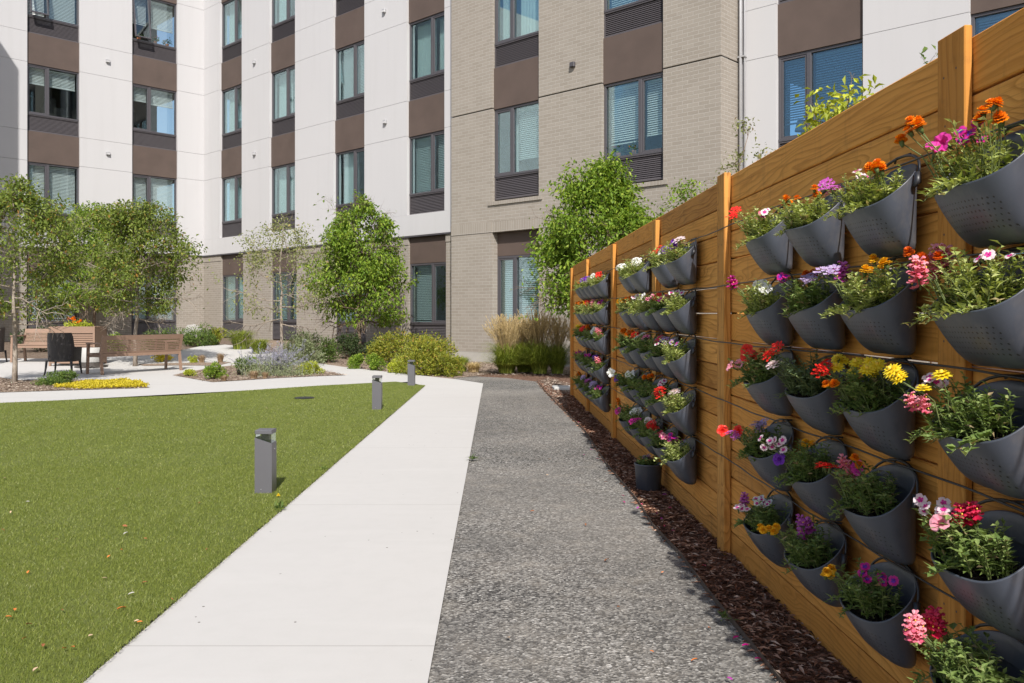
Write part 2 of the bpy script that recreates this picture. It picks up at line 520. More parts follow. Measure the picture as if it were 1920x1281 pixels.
# ------------------------------------------------------------------ ground sheets
def sheet(name, pts, dz, mat, kind='structure', step=1.0, terrain=True, jitter=0.):
    import bmesh
    bm = bmesh.new()
    vs = [bm.verts.new((x, y, 0)) for x, y in pts]
    f = bm.faces.new(vs)
    if f.normal.z < 0: f.normal_flip()
    xs = [p[0] for p in pts]; ys = [p[1] for p in pts]
    if terrain:
        def cuts(lo, hi, no):
            c = math.ceil(lo/step)*step
            while c < hi:
                co = (c, 0, 0) if no[0] else (0, c, 0)
                bmesh.ops.bisect_plane(bm, geom=bm.verts[:]+bm.edges[:]+bm.faces[:], plane_co=co, plane_no=no)
                c += step
        cuts(max(min(xs), -26), min(max(xs), 4), (1, 0, 0)); cuts(max(min(ys), 15), min(max(ys), 40), (0, 1, 0))
    for v in bm.verts: v.co.z = gz(v.co.x, v.co.y)+dz
    bmesh.ops.recalc_face_normals(bm, faces=bm.faces)
    if sum(q.normal.z for q in bm.faces) < 0: bmesh.ops.reverse_faces(bm, faces=bm.faces)
    me = bpy.data.meshes.new(name); bm.to_mesh(me); bm.free(); me.materials.append(mat)
    o = bpy.data.objects.new(name, me); C.objects.link(o)
    tag(o, kind=kind)
    return o


gp = lambda px, py: ground(px, py)[:2]
sheet('ground', [(-400, -400), (400, -400), (400, 600), (-400, 600)], -.03, M['soilbase'])
# the concrete: straight walk, plaza and the arm behind the lawn
walk = [(-1.44, -6), (-.22, -6), (-.285, 2.9), gp(906, 719), gp(860, 711.7), gp(778, 703), gp(700, 694.5), gp(600, 681.5), gp(548, 675),
        gp(560, 668), gp(606, 664), gp(600, 660), gp(548, 656.7), gp(523, 653), gp(480, 649), gp(421, 646), gp(380, 647.5), gp(330, 651), gp(240, 654), gp(100, 656), gp(0, 656),
        (-24, 29), (-24, 12.0), (-13, 12.0), gp(0, 756.5), (-1.9, 15.8), (-1.55, 15.0)]
sheet('pavement', walk, 0., M['concrete'])
turf = [(-1.45, -4), (-1.452, 2.92), gp(797, 724), gp(782, 722.2), gp(742, 716.7), gp(600, 724.3), gp(488, 731.8), gp(340, 742.5), gp(0, 757), (-14, 11.4), (-14, -4)]
sheet('lawn', turf, .012, M['turf'])
edge = [(-.285, 2.9), gp(906, 719), gp(880, 713.5), gp(848, 708.5), gp(893, 705), gp(950, 708), gp(1007, 715), gp(1024, 736), gp(1044, 757), gp(1065, 777), gp(1097, 809),
        gp(1137, 870), gp(1196, 940), gp(1224, 986), gp(1274, 1038), gp(1330, 1112), gp(1381, 1175), gp(1467, 1281), (.98, 1.0), (1.0, -6), (-.22, -6)]
sheet('path', edge, -.009, M['gravel'])
pe = edge[6:-1]
fx = lambda y: 1.262-.0245*y
sheet('mulch_bed', pe+[(fx(-6)+.3, -6), (fx(13.5)+.3, 13.5), (3.0, 15.5), (2.2, 17.5), (-.5, 18.5), gp(893, 704.6)], -.016, M['mulch'])
sheet('mulch_border', [gp(893, 704), (-.4, 18.5), (2.2, 17.6), (3, 15.6), (5, 17), (3, 19), (-.5, 22.3), (-5, 26.5), (-9, 30.5), gp(523, 652.5), gp(548, 656.2), gp(600, 659.5), gp(607, 664), gp(560, 668.5), gp(549, 675.3), gp(600, 681.2), gp(700, 694), gp(778, 702.5), gp(860, 711.2), gp(848, 708)], -.012, M['mulch2'])
sheet('mulch_island', [gp(324, 704), gp(398, 717), gp(440, 714.5), gp(518, 709.5), gp(585, 706), gp(648, 704), gp(600, 694.5), gp(572, 686.5), gp(500, 684), gp(440, 685.5), gp(400, 689.5), gp(350, 698)], .008, M['mulch2'])
sheet('mulch_strip', [gp(255, 671), gp(320, 681), gp(380, 680.2), gp(434, 678.3), gp(408, 668.5), gp(330, 663), gp(270, 664)], .008, M['mulch2'])
sheet('mulch_patch', [gp(-70, 741), gp(0, 736.5), gp(120, 732.5), gp(240, 729), gp(281, 727.5), gp(235, 717), gp(196, 713), gp(100, 713), gp(33, 714), gp(0, 708), gp(-70, 703)], .008, M['mulch2'])

# steel edging between path and mulch
mb = MB()
pts = pe
for i in range(len(pts)-1):
    a = np.array((*pts[i], 0.)); b = np.array((*pts[i+1], 0.)); d = (b-a)/np.linalg.norm(b-a); n = np.array((-d[1], d[0], 0))*.003
    q = [a-n, a+n, b+n, b-n]
    V = [(p[0], p[1], -.03) for p in q]+[(p[0], p[1], .012) for p in q]
    mb.add(V, [(4, 5, 6, 7), (0, 1, 5, 4), (1, 2, 6, 5), (2, 3, 7, 6), (3, 0, 4, 7)])
tag(mb.build('garden_edging', M['steel']), 'thin rusty steel edging strip between gravel path and bark mulch', 'edging')

# ------------------------------------------------------------------ loose bark chips (stuff)
def inpoly(x, y, poly):
    ins = np.zeros(len(x), bool); n = len(poly)
    for i in range(n):
        x1, y1 = poly[i]; x2, y2 = poly[(i+1) % n]
        c = ((y1 > y) != (y2 > y)); xi = (x2-x1)*(y-y1)/((y2-y1) if abs(y2-y1) > 1e-9 else 1e-9)+x1
        ins ^= c & (x < xi)
    return ins


def chips(name, poly, n, z0, mats_, size=.03, zone=None):
    xs = [p[0] for p in poly]; ys = [p[1] for p in poly]
    x = RN.uniform(min(xs), max(xs), n*3); y = RN.uniform(min(ys), max(ys), n*3)
    k = inpoly(x, y, poly); x = x[k][:n]; y = y[k][:n]; n = len(x)
    z = np.array([gz(a, b) for a, b in zip(x, y)])+z0+RN.uniform(.0, .012, n)
    th = RN.uniform(0, 6.28, n); D = np.stack([np.cos(th), np.sin(th), RN.uniform(-.25, .35, n)], 1)
    N = np.stack([RN.normal(0, .35, n), RN.normal(0, .35, n), np.ones(n)], 1)
    m = MB().leaves(np.stack([x, y, z], 1), D, N, size*RN.uniform(.5, 1.8, n), size*RN.uniform(.2, .45, n), RN.uniform(0, 1, n))
    return tag(m.build(name, mats_), kind='stuff')


chipmat = m_leaf('bark_chips', [(0, (.06, .028, .018)), (.5, (.20, .098, .062)), (.85, (.38, .22, .15)), (1, (.62, .48, .38))], rough=.9, trans=0., spec=.1)
chipmat2 = m_leaf('dry_bark_chips', [(0, (.12, .085, .065)), (.6, (.30, .23, .18)), (1, (.52, .45, .38))], rough=.9, trans=0., spec=.1)
tag(chips('bark_chips', pe[:-1]+[(1.2, 1.6), (fx(1.6)-.0, 1.7), (fx(13.5), 13.4)], 15000, -.012, chipmat, .035), 'loose dark bark mulch along the foot of the fence', 'mulch')
tag(chips('bark_chips', [gp(324, 704), gp(398, 717), gp(518, 709.5), gp(648, 704), gp(572, 686.5), gp(440, 685.5)], 3500, .01, chipmat2, .05), 'loose pale mulch in the plaza planting island', 'mulch')
tag(chips('bark_chips', [gp(-70, 741), gp(0, 736.5), gp(240, 729), gp(281, 727.5), gp(196, 713), gp(33, 714), gp(-70, 703)], 3500, .01, chipmat2, .05), 'loose pale mulch in the bed left of the lawn edge', 'mulch')
tag(chips('bark_chips', [gp(893, 704), (2.2, 17.6), (3, 15.6), (2.0, 20), (-.5, 22.2), (-5, 26), gp(607, 664), gp(700, 694), gp(778, 702.5), gp(848, 708)], 6000, -.008, chipmat2, .05), 'loose tan mulch and straw under the shrubs by the wall', 'mulch')
tag(chips('bark_chips', [gp(1012, 716), gp(1030, 740), gp(1062, 772), gp(1064, 735), (1.0, 15.5), (.7, 17)], 1500, -.01, chipmat2, .045), 'loose pale mulch beside the far end of the fence', 'mulch')

# ------------------------------------------------------------------ artificial lawn blades (stuff)
def blades():
    xs, ys, hs = [], [], []
    for (y0, y1, dens, s) in ((2.7, 4.6, 26000, .8), (4.6, 7.0, 13000, 1.1), (7., 10., 5000, 1.6), (10., 15., 2200, 2.3)):
        w = y1*.62-1.4
        n = int(w*(y1-y0)*dens)
        x = RN.uniform(-1.4-w, -1.43, n); y = RN.uniform(y0, y1, n)
        k = inpoly(x-.014, y-.006, turf) & (x > -y*.62)
        xs.append(x[k]); ys.append(y[k]); hs.append(np.full(k.sum(), s))
    x = np.concatenate(xs); y = np.concatenate(ys); s = np.concatenate(hs); n = len(x)
    th = RN.uniform(0, 6.28, n); lean = np.abs(RN.normal(0, .8, n))
    # nap of the pile leans slightly one way
    dx = np.cos(th)*lean+.25; dy = np.sin(th)*lean-.1
    h = RN.uniform(.010, .017, n)
    w = .0016*s; a = RN.uniform(0, 6.28, n)
    z = np.array([gz(p, q) for p, q in zip(x, y)])+.010
    b0 = np.stack([x-np.cos(a)*w, y-np.sin(a)*w, z], 1); b1 = np.stack([x+np.cos(a)*w, y+np.sin(a)*w, z], 1)
    t = np.stack([x+dx*h*.8, y+dy*h*.8, z+h], 1)
    V = np.stack([b0, b1, t], 1).reshape(-1, 3)
    m = MB(); m.add(V, np.arange(3*n).reshape(-1, 3), 0, np.clip(RN.normal(.5, .22, n), 0, 1))
    mt = m_leaf('turf_blade', [(0, (.10, .135, .020)), (.5, (.20, .24, .043)), (.85, (.285, .31, .08)), (1, (.42, .40, .18))], rough=.45, trans=.25)
    return tag(m.build('lawn_grass', mt), 'short even green artificial grass beside the white concrete walk', 'grass', kind='stuff')


blades()

# ------------------------------------------------------------------ the building
K = Vector((4.269, 17.642, 0)); K2 = Vector((4.7653, 18.1642, 0)); KA = Vector((-12.2483, 34.3292, 0))
RZ1 = math.atan2(-.6888, .7249)      # local x runs to the viewer's right, y into the building
RZ2 = math.atan2(.725, .689)
bld = thing('apartment_building', 'four storey apartment building with white, brown and tan brick walls behind the garden', 'building', (0, 0, 0))
FL = 3.39
TOP = 15.4
WJ = [6.52, 7.55]


def put(mb, name, mats, frame, parent=None, label=None):
    org, rz = frame
    o = mb.build(name, mats, parent or bld, org if parent is None else (0, 0, 0), rz if parent is None else 0)
    if label: o['label'] = label
    return o


def wallrun(frame, x0, x1, cols, kind, ground_cols=True, y0=0.):
    """kind 'white': render above brick base; 'brick': brick to the top"""
    xs = [x0]+[c for col in cols for c in col]+[x1]
    up = MB(); br = MB(); so = MB(); fo = MB(); pieces = []
    base = 3.54 if kind == 'white' else 3.60
    sill = 4.17
    joints = [6.52+FL*k for k in range(3)]+([7.56+FL*k for k in range(3)] if kind == 'white' else [])
    joints = sorted(j for j in joints if j < TOP)
    g = .0045 if kind == 'white' else .018
    tgt = up if kind == 'white' else br
    for i in range(0, len(xs), 2):
        a, b = xs[i], xs[i+1]
        if b-a < .02: continue
        z = base if kind == 'white' else .24
        segs = [z]+joints+[TOP]
        if kind == 'brick':
            br.box(a, b, y0, y0+.3, .24, 3.33)
            put(MB().box(a, b, y0-.012, y0+.3, 3.335, 3.60), 'soldier_course', M['soldier'], frame)
            segs = [3.60]+joints+[TOP]
        for k in range(len(segs)-1):
            lo = segs[k]+(g if k else 0); hi = segs[k+1]-(g if k < len(segs)-2 else 0)
            if kind == 'white' and k == 0: lo = sill
            tgt.box(a, b, y0, y0+.3, lo, hi)
        if kind == 'white':
            br.box(a, b, y0+.06, y0+.36, .24+0., 3.28); put(MB().box(a, b, y0+.045, y0+.36, 3.285, 3.50), 'soldier_course', M['soldier'], frame)
        put(MB().box(a, b, y0+(.03 if kind == 'white' else -.02), y0+.4, -.3, .235), 'foundation', M['found'], frame)
    if kind == 'white':
        up.box(x0, x1, y0, y0+.3, 3.55, 4.168)                        # unbroken white band
        so2 = MB().box(x0, x1, y0+.004, y0+.36, 3.505, 3.545)
        put(so2, 'drip_flashing', M['frame'], frame)
    else:
        for (a, b) in cols:
            put(MB().box(a, b, y0+.0, y0+.3, 3.335, 3.60), 'soldier_course', M['soldier'], frame); br.box(a, b, y0+.002, y0+.3, 3.603, 4.02)
            put(MB().box(a-.12, b+.12, y0-.035, y0+.3, 4.025, 4.12), 'sill', M['soldier'], frame)
    put(tgt, 'wall', M['white'] if kind == 'white' else M['brick'], frame)
    if kind == 'white' and br.nv: put(br, 'brick_base', M['brick'], frame)
    bk = MB()
    for i in range(0, len(xs), 2):
        if xs[i+1]-xs[i] > .02: bk.box(xs[i]+.01, xs[i+1]-.01, y0+.045 if kind != 'white' else y0+.03, y0+.29, 4.2, TOP-.02)
    put(bk, 'joint_backing', M['reveal'], frame)


def window(frame, x0, x1, z0, z1, split, glass, left, right, y=.13, opened=False):
    """split: share of the width taken by the left sash; left/right say what hangs behind each sash"""
    f = MB(); t = .055
    xm = x0+(x1-x0)*split
    f.bevbox(x0, x1, y, y+.09, z1-t, z1, .004); f.bevbox(x0, x1, y-.012, y+.09, z0, z0+t, .004)
    f.bevbox(x0, x0+t, y, y+.09, z0+t, z1-t, .004); f.bevbox(x1-t, x1, y, y+.09, z0+t, z1-t, .004)
    f.bevbox(xm-.045, xm+.045, y-.008, y+.09, z0+t, z1-t, .004)
    small = (x0+t, xm-.045) if split < .5 else (xm+.045, x1-t)
    big = (xm+.045, x1-t) if split < .5 else (x0+t, xm-.045)
    o = put(f, 'window', M['frame'], frame)
    fr = lambda m, n, mt, lab=None: put(m, n, mt, frame, o, lab)
    s = MB(); a, b = small; q = .045                                  # the opening sash has its own frame
    oy = y+.012
    s.bevbox(a, b, oy, oy+.06, z0+t, z0+t+q, .003); s.bevbox(a, b, oy, oy+.06, z1-t-q, z1-t, .003)
    s.bevbox(a, a+q, oy, oy+.06, z0+t+q, z1-t-q, .003); s.bevbox(b-q, b, oy, oy+.06, z0+t+q, z1-t-q, .003)
    so = fr(s, 'sash', M['frame'])
    g1 = MB().box(a+q, b-q, oy+.028, oy+.034, z0+t+q, z1-t-q)
    so_g = fr(g1, 'pane', glass)
    if opened:
        # awning sash pushed out at the foot
        for ob in (so, so_g):
            me = ob.data; n = len(me.vertices); co = np.zeros(n*3, np.float32); me.vertices.foreach_get('co', co); co = co.reshape(-1, 3)
            an = .16; zz = co[:, 2]-(z1-t); yy = co[:, 1]-oy
            co[:, 1] = oy+yy*math.cos(an)+zz*math.sin(an)-.03; co[:, 2] = z1-t+zz*math.cos(an)-yy*math.sin(an)
            me.vertices.foreach_set('co', co.ravel()); me.update()
    fr(MB().box(big[0], big[1], y+.045, y+.051, z0+t, z1-t), 'pane', glass)
    for (a, b), what in (((x0+t, xm-.045), left), ((xm+.045, x1-t), right)):
        for w in what.split('+'):
            if not w: continue
            nm, amt = w[0], float(w[1:] or 1)
            if nm == 'b':                                             # venetian blind, drawn down by a share
                m = MB(); zb = z1-t-.04-(z1-z0-2*t-.06)*amt; zt = z1-t-.05
                m.box(a+.01, b-.01, y+.17, y+.22, zt, zt+.045)
                nsl = max(2, int((zt-zb)/.05))
                for i in range(nsl):
                    z = zt-(i+.6)*.05
                    m.add([(a+.015, y+.180, z-.022), (b-.015, y+.180, z-.022), (b-.015, y+.208, z+.018), (a+.015, y+.208, z+.018)], [(0, 1, 2, 3)])
                m.box(a+.012, b-.012, y+.18, y+.21, zb-.03, zb)
                fr(m, 'blind', M['blind'])
            if nm == 'c':                                             # curtain covering a share of the pane, from the left
                m = MB(); n = 36; xa, xb = (a, a+(b-a)*amt) if amt > 0 else (b+(b-a)*amt, b)
                V = []
                for i in range(n+1):
                    x = xa+(xb-xa)*i/n; yy = y+.27+.03*math.sin(i*1.35+x*9)
                    V += [(x, yy, z0+.01), (x+.01*math.sin(i), yy+.01, z1-.04)]
                m.add(V, [(2*i, 2*i+2, 2*i+3, 2*i+1) for i in range(n)], smooth=True)
                fr(m, 'curtain', M['curtain'])
            if nm == 'd':                                             # furniture seen inside
                m = MB(); m.bevbox(a+.1, b-.12, y+.8, y+1.3, z0-.6, z0+.35*amt+.2); m.bevbox(a+.2, a+.55, y+1., y+1.25, z0+.2, z0+.9*amt)
                fr(m, 'furniture', M['room_dark'])
            if nm == 'l':                                             # table lamp on the sill
                m = MB(); cx = (a+b)/2; m.lathe([(.0, .0), (.05, .0), (.05, .015), (.012, .03), (.012, .22)], 12, 0, (cx, y+.34, z0+.03))
                m.lathe([(.13, .2), (.075, .42)], 16, 0, (cx, y+.34, z0+.03))
                fr(m, 'table_lamp', M['curtain'])
            if nm == 'p':                                             # flower pots on the sill
                m = MB(); rr = random.Random(int(z0*100+a*10))
                for i in range(int(amt)):
                    cx = a+(b-a)*(i+.5)/amt; m.lathe([(.0, 0), (.05, 0), (.07, .12), (.06, .12), (0., .10)], 12, 0, (cx, y+.17, z0+.05))
                    n = 60; P = np.array([(cx, y+.17, z0+.17)]*n)+RN.normal(0, .02, (n, 3)); D = RN.normal(0, 1, (n, 3)); D[:, 2] = np.abs(D[:, 2])
                    P = P+D*.07
                    m.leaves(P, D, RN.normal(0, 1, (n, 3)), .07, .04, RN.uniform(0, 1, n), 1)
                    k = RN.rand(n) < .12
                    m.leaves(P[k]+(0, 0, .05), D[k], RN.normal(0, 1, (k.sum(), 3)), .05, .05, i*.4, 2)
                fr(m, 'potted_plants', [M['clay'], M['leafmid'], M['petalred']])
    return o


M['clay'] = m_plain('terracotta', (.40, .15, .07), .8)
M['leafmid'] = m_leaf('house_plant_leaf', [(0, (.05, .10, .02)), (1, (.12, .2, .04))])
M['petalred'] = m_leaf('house_plant_petal', [(0, (.6, .03, .06)), (1, (.75, .35, .05))])


def louvre(frame, x0, x1, z0, z1, y=.13):
    m = MB(); t = .03
    m.box(x0, x1, y+.07, y+.10, z0, z1, 1)
    m.box(x0, x1, y, y+.07, z1-t, z1); m.box(x0, x1, y, y+.07, z0, z0+t); m.box(x0, x0+t, y, y+.07, z0+t, z1-t); m.box(x1-t, x1, y, y+.07, z0+t, z1-t)
    n = int((z1-z0-2*t)/.042)
    for i in range(n):
        z = z0+t+(i+.5)*(z1-z0-2*t)/n
        m.add([(x0+t, y+.018, z-.019), (x1-t, y+.018, z-.019), (x1-t, y+.042, z+.021), (x0+t, y+.042, z+.021)], [(0, 1, 2, 3)])
    put(m, 'louvre_grille', [M['louvre'], M['louvre']], frame)


def column(frame, a, b, split, glass, states, y0=0., brick=False, upper=(0, 1, 2, 3)):
    """one vertical strip: ground window, then grille, window and brown panel on each floor"""
    for fl in upper:
        st = states.get(fl, ('b1', 'b1')); op = len(st) > 2
        if fl == 0:
            ztop = 3.325 if brick else 3.50
            m = MB().bevbox(a, b, y0+.20 if brick else y0+.12, y0+.30, 2.725, ztop-.0, .003); put(m, 'brown_panel', M['brown'], frame)
            window(frame, a, b, .95, 2.72, split, glass, st[0], st[1], y0+(.2 if brick else .13))
            louvre(frame, a, b, .34, .945, y0+(.2 if brick else .13))
            put(MB().box(a, b, y0+.16, y0+.4, -.2, .335), 'foundation', M['brown'], frame)
            continue
        z = 4.75+FL*(fl-1)
        louvre(frame, a, b, z-.58, z-.003, y0+.1)
        window(frame, a, b, z, z+1.74, split, glass, st[0], st[1], y0+.1, op)
        zt = min(z+1.74+1.065, TOP)
        put(MB().bevbox(a, b, y0+.07, y0+.25, z+1.743, zt, .003), 'brown_panel', M['brown'], frame)
    if brick: return


def rooms(frame, x0, x1, cuts, y0=0., depth=3.2):
    m = MB()
    yb = y0+depth
    m.add([(x0, yb, -.1), (x1, yb, -.1), (x1, yb, TOP), (x0, yb, TOP)], [(0, 1, 2, 3)])
    for k in range(5):
        z = .3+FL*k
        if z < TOP: m.box(x0, x1, y0+.42, yb, z-.55, z)
    for x in cuts: m.box(x-.08, x+.08, y0+.42, yb, -.1, TOP)
    m.box(x0, x1, y0+.301, yb+.2, TOP-.25, TOP-.004)
    put(m, 'interior', M['interior'], frame)


FB = (tuple(K2), RZ1); FC = (tuple(K), RZ1); FA = (tuple(KA), RZ2)
# wing B, in the middle of the picture
colB = [(-22.18, -20.51), (-18.56, -16.90), (-14.63, -12.96), (-10.88, -9.22)]
wallrun(FB, -23.56, -8.165, colB, 'white')
stB = [{0: ('b1', 'b.5'), 1: ('c.95', 'b.85'), 2: ('c.95', 'b.5+d1'), 3: ('c.95', 'b.4')},
       {0: ('b1', 'b1'), 1: ('c1', 'c1'), 2: ('c1', 'c1'), 3: ('c.8', 'd1')},
       {0: ('b1', 'b.8'), 1: ('c.9', 'c-.5'), 2: ('b1+c.6', 'b.95'), 3: ('b1', 'b1')},
       {0: ('b1', 'c-.6'), 1: ('b1+c.6', 'b1'), 2: ('c.9', 'c1'), 3: ('b1', 'c.9')}]
for (a, b), st in zip(colB, stB): column(FB, a, b, .61, M['glassB'], st)
rooms(FB, -23.4, -8.2, [-19.5, -15.8, -11.9])
# wing A, on the left
colA = [(-10.15, -8.4), (-6.40, -4.68), (-2.82, -1.07)]
wallrun(FA, -22.5, .055, colA, 'white')
stA = [{}, {0: ('b1', 'b1'), 1: ('b.95', 'b1'), 2: ('b.33+d1', 'b.33+d1'), 3: ('b1', 'b1', 'open')},
       {0: ('b1', 'b1'), 1: ('b1', 'b1'), 2: ('b.3+d1', 'b.33'), 3: ('b.6+p1', 'b.62+p2', 'open')}]
for (a, b), st in zip(colA, stA): column(FA, a, b, .40, M['glassA'], st)
rooms(FA, -22.4, -.45, [-7.6, -3.75])
# cross wing that throws its shade on the far left
wg = MB().box(-22., -10.7, -4.64, -.002, -.2, TOP)
put(wg, 'wall', M['white'], FA, None, 'blank white cross wing at the far left')
# brick bay C
colC = [(-6.60, -4.99), (-3.07, -1.40)]
wallrun(FC, -8.14, 0., colC, 'brick')
stC = [{0: ('b1', 'b1'), 1: ('c-.45', 'b.78+d1'), 2: ('c.5', 'c1'), 3: ('b1', 'b1')},
       {0: ('b1', 'b1'), 1: ('b.80+p2', 'b.75+c-.3'), 2: ('b1', 'b.6'), 3: ('b1', 'b1')}]
column(FC, *colC[0], .39, M['glassB'], stC[0], 0., True)
column(FC, *colC[1], .60, M['glassB'], stC[1], 0., True)
rooms(FC, -8.05, -.05, [-4.0])
sd = MB(); sd.box(-.3, -.001, .301, .74, .24, 6.502); sd.box(-.3, -.001, .301, .74, 6.538, 9.892); sd.box(-.3, -.001, .301, .74, 9.928, TOP)
sd.box(-8.14, -7.84, .301, .74, .24, 9.892)
put(sd, 'wall', M['brick'], FC, None)
put(MB().box(-.3, -.03, .301, .74, 6.45, 10.), 'joint_backing', M['reveal'], FC)
# wing D behind the fence
colD = [(.84, 2.60), (4.45, 6.15), (8.1, 9.8)]
wallrun(FB, .0, 14., colD, 'white')
stD = [{0: ('b1', 'b1'), 1: ('b.80+l1', 'b.82'), 2: ('b1', 'b1')}, {0: ('b1', 'b1'), 1: ('b1', 'b1')}, {}]
for (a, b), st, sp_ in zip(colD, stD, (.37, .62, .4)): column(FB, a, b, sp_, M['glassD'], st, upper=(0, 1, 2))
for (a, b) in colD: put(MB().box(a, b, .08, .3, 10.97, TOP), 'brown_panel', M['brown'], FB)
rooms(FB, .05, 14., [3.5, 7.2, 11.5])
# parapet coping
cp = MB()
cp.box(-23.5, -8.16, -.05, .5, TOP+.003, TOP+.12); cp.box(.0, 14., -.05, .5, TOP+.003, TOP+.12)
put(cp, 'parapet_coping', M['frame'], FB)
put(MB().box(-8.19, .05, -.05, .5, TOP+.003, TOP+.12), 'parapet_coping', M['frame'], FC)
put(MB().box(-22.5, .1, -.05, .5, TOP+.003, TOP+.12), 'parapet_coping', M['frame'], FA)
# downspout in the inner corner
dp = MB(); dp.tube([(.075, -.06, .0), (.075, -.06, TOP)], .035, 10); dp.tube([(.16, -.04, .0), (.16, -.04, TOP)], .018, 8)
for z in np.arange(1.2, TOP, 1.35): dp.box(.02, .19, -.09, 0., z, z+.03)
put(dp, 'downspout', M['pipe'], FB)
# small wall fittings
def fitting(frame, px, py, dark=False):
    org, rz = frame; r = (px-960)/F_
    dx, dy = math.cos(rz), math.sin(rz)
    s_ = (r*org[1]-org[0])/(dx-r*dy); Y = org[1]+s_*dy
    z = CH+(H_-py)*Y/F_
    m = MB(); m.bevbox(s_-.07, s_+.07, -.07, -.001, z-.06, z+.06, .01); m.box(s_-.05, s_+.05, -.085, -.07, z-.045, z+.01, 1)
    put(m, 'wall_vent', [M['pipe'] if not dark else M['frame'], M['frame'] if dark else M['white']], frame)
for p in ((478, 117), (478, 288.5), (721.5, 21), (723, 229)): fitting(FB, *p)
for p in ((201.6, 115), (202, 288)): fitting(FA, *p)
fitting(FC, 1075, 122, True)

# ------------------------------------------------------------------ fence
FANG = math.atan2(1, -.0245); FO = (1.262, 0., 0.)
fence = thing('wooden_fence', 'tall brown stained horizontal board fence hung with rows of dark flower planters', 'fence', FO, FANG)
posts = [-.05, 2.257, 4.53, 6.42, 8.66, 11.05, 13.2]
cl = 1.0003
JZ = [1.825-.1434*k for k in range(13)]
rr = random.Random(5)
for b in range(6):
    y0, y1 = posts[b]+.07, posts[b+1]+.07
    for k in range(14):
        zt = 1.975 if k == 0 else JZ[k-1]-.0028
        zb = (JZ[k]+.0028) if k < 13 else -.04
        m = MB(); L = (y1-y0)*cl/2-.002; hh = (zt-zb)/2
        j = rr.uniform(-.0012, .0012); th = rr.uniform(-.0018, .0018)
        # slightly bowed board
        n = 8; V = []
        bow = rr.uniform(-.003, .003)
        for i in range(n+1):
            x = -L+2*L*i/n; yy = bow*(1-(x/L)**2)+rr.uniform(0, .0008)
            e = .004
            for (dy, dz) in ((-.038, -hh+e), (-.038, hh-e), (-.034, hh), (-.004, hh), (0, hh-e), (0, -hh+e), (-.004, -hh), (-.034, -hh)):
                V.append((x, yy+dy, dz+th*x/L))
        F = [(i*8+q, i*8+(q+1) % 8, (i+1)*8+(q+1) % 8, (i+1)*8+q) for i in range(n) for q in range(8)]
        m.add(V, F); o8 = n*8
        m.add([V[q] for q in range(8)], [(0, 1, 2, 3), (0, 3, 4, 7), (4, 5, 6, 7)]); m.add([V[o8+q] for q in range(8)], [(0, 3, 2, 1), (0, 7, 4, 3), (4, 7, 6, 5)])
        m.build('board', M['wood'], fence, ((y0+y1)/2*cl, j, (zt+zb)/2))
for i, y in enumerate(posts):
    d = .025 if i == 1 else .04
    w = .138
    m = MB().bevbox(-1.02, (1.02 if i < 2 else 1.005) if i < 3 else .960, -w/2, w/2, .003, d, .003)      # long axis local x, turned upright
    for k in range(14):                                             # two screws per board
        for s_ in (-.03, .03):
            cy, cz_ = s_+rr.uniform(-.004, .004), .915-.1434*k+rr.uniform(-.01, .01)
            m.add([(cz_+.0035*math.cos(q), cy+.0035*math.sin(q), d+.0006) for q in np.linspace(0, 2*math.pi, 9)[:-1]], [list(range(8))], 1)
    o = m.build('post', [M['woodp'], M['steel']], fence, ((y+w/2)*cl, 0, .985), 0)
    o.rotation_euler = Matrix(((0, 1, 0), (0, 0, 1), (1, 0, 0))).to_euler()
    # columns of the matrix: local x -> fence z, local y -> fence x, local z -> fence y
    if i > 1 or i == 0:
        m2 = MB().bevbox(-1.0, 1.0, -.045, .045, -.12, -.03, .003)
        o2 = m2.build('post', M['woodp'], fence, ((y+w/2)*cl, 0, .95), 0); o2.rotation_euler = o.rotation_euler


def fpt(x, y, z):
    """fence frame -> world"""
    c, s = math.cos(FANG), math.sin(FANG)
    return Vector((FO[0]+c*x-s*y, FO[1]+s*x+c*y, z))

# ------------------------------------------------------------------ planters
PW, PD = .165, .186       # half width, depth


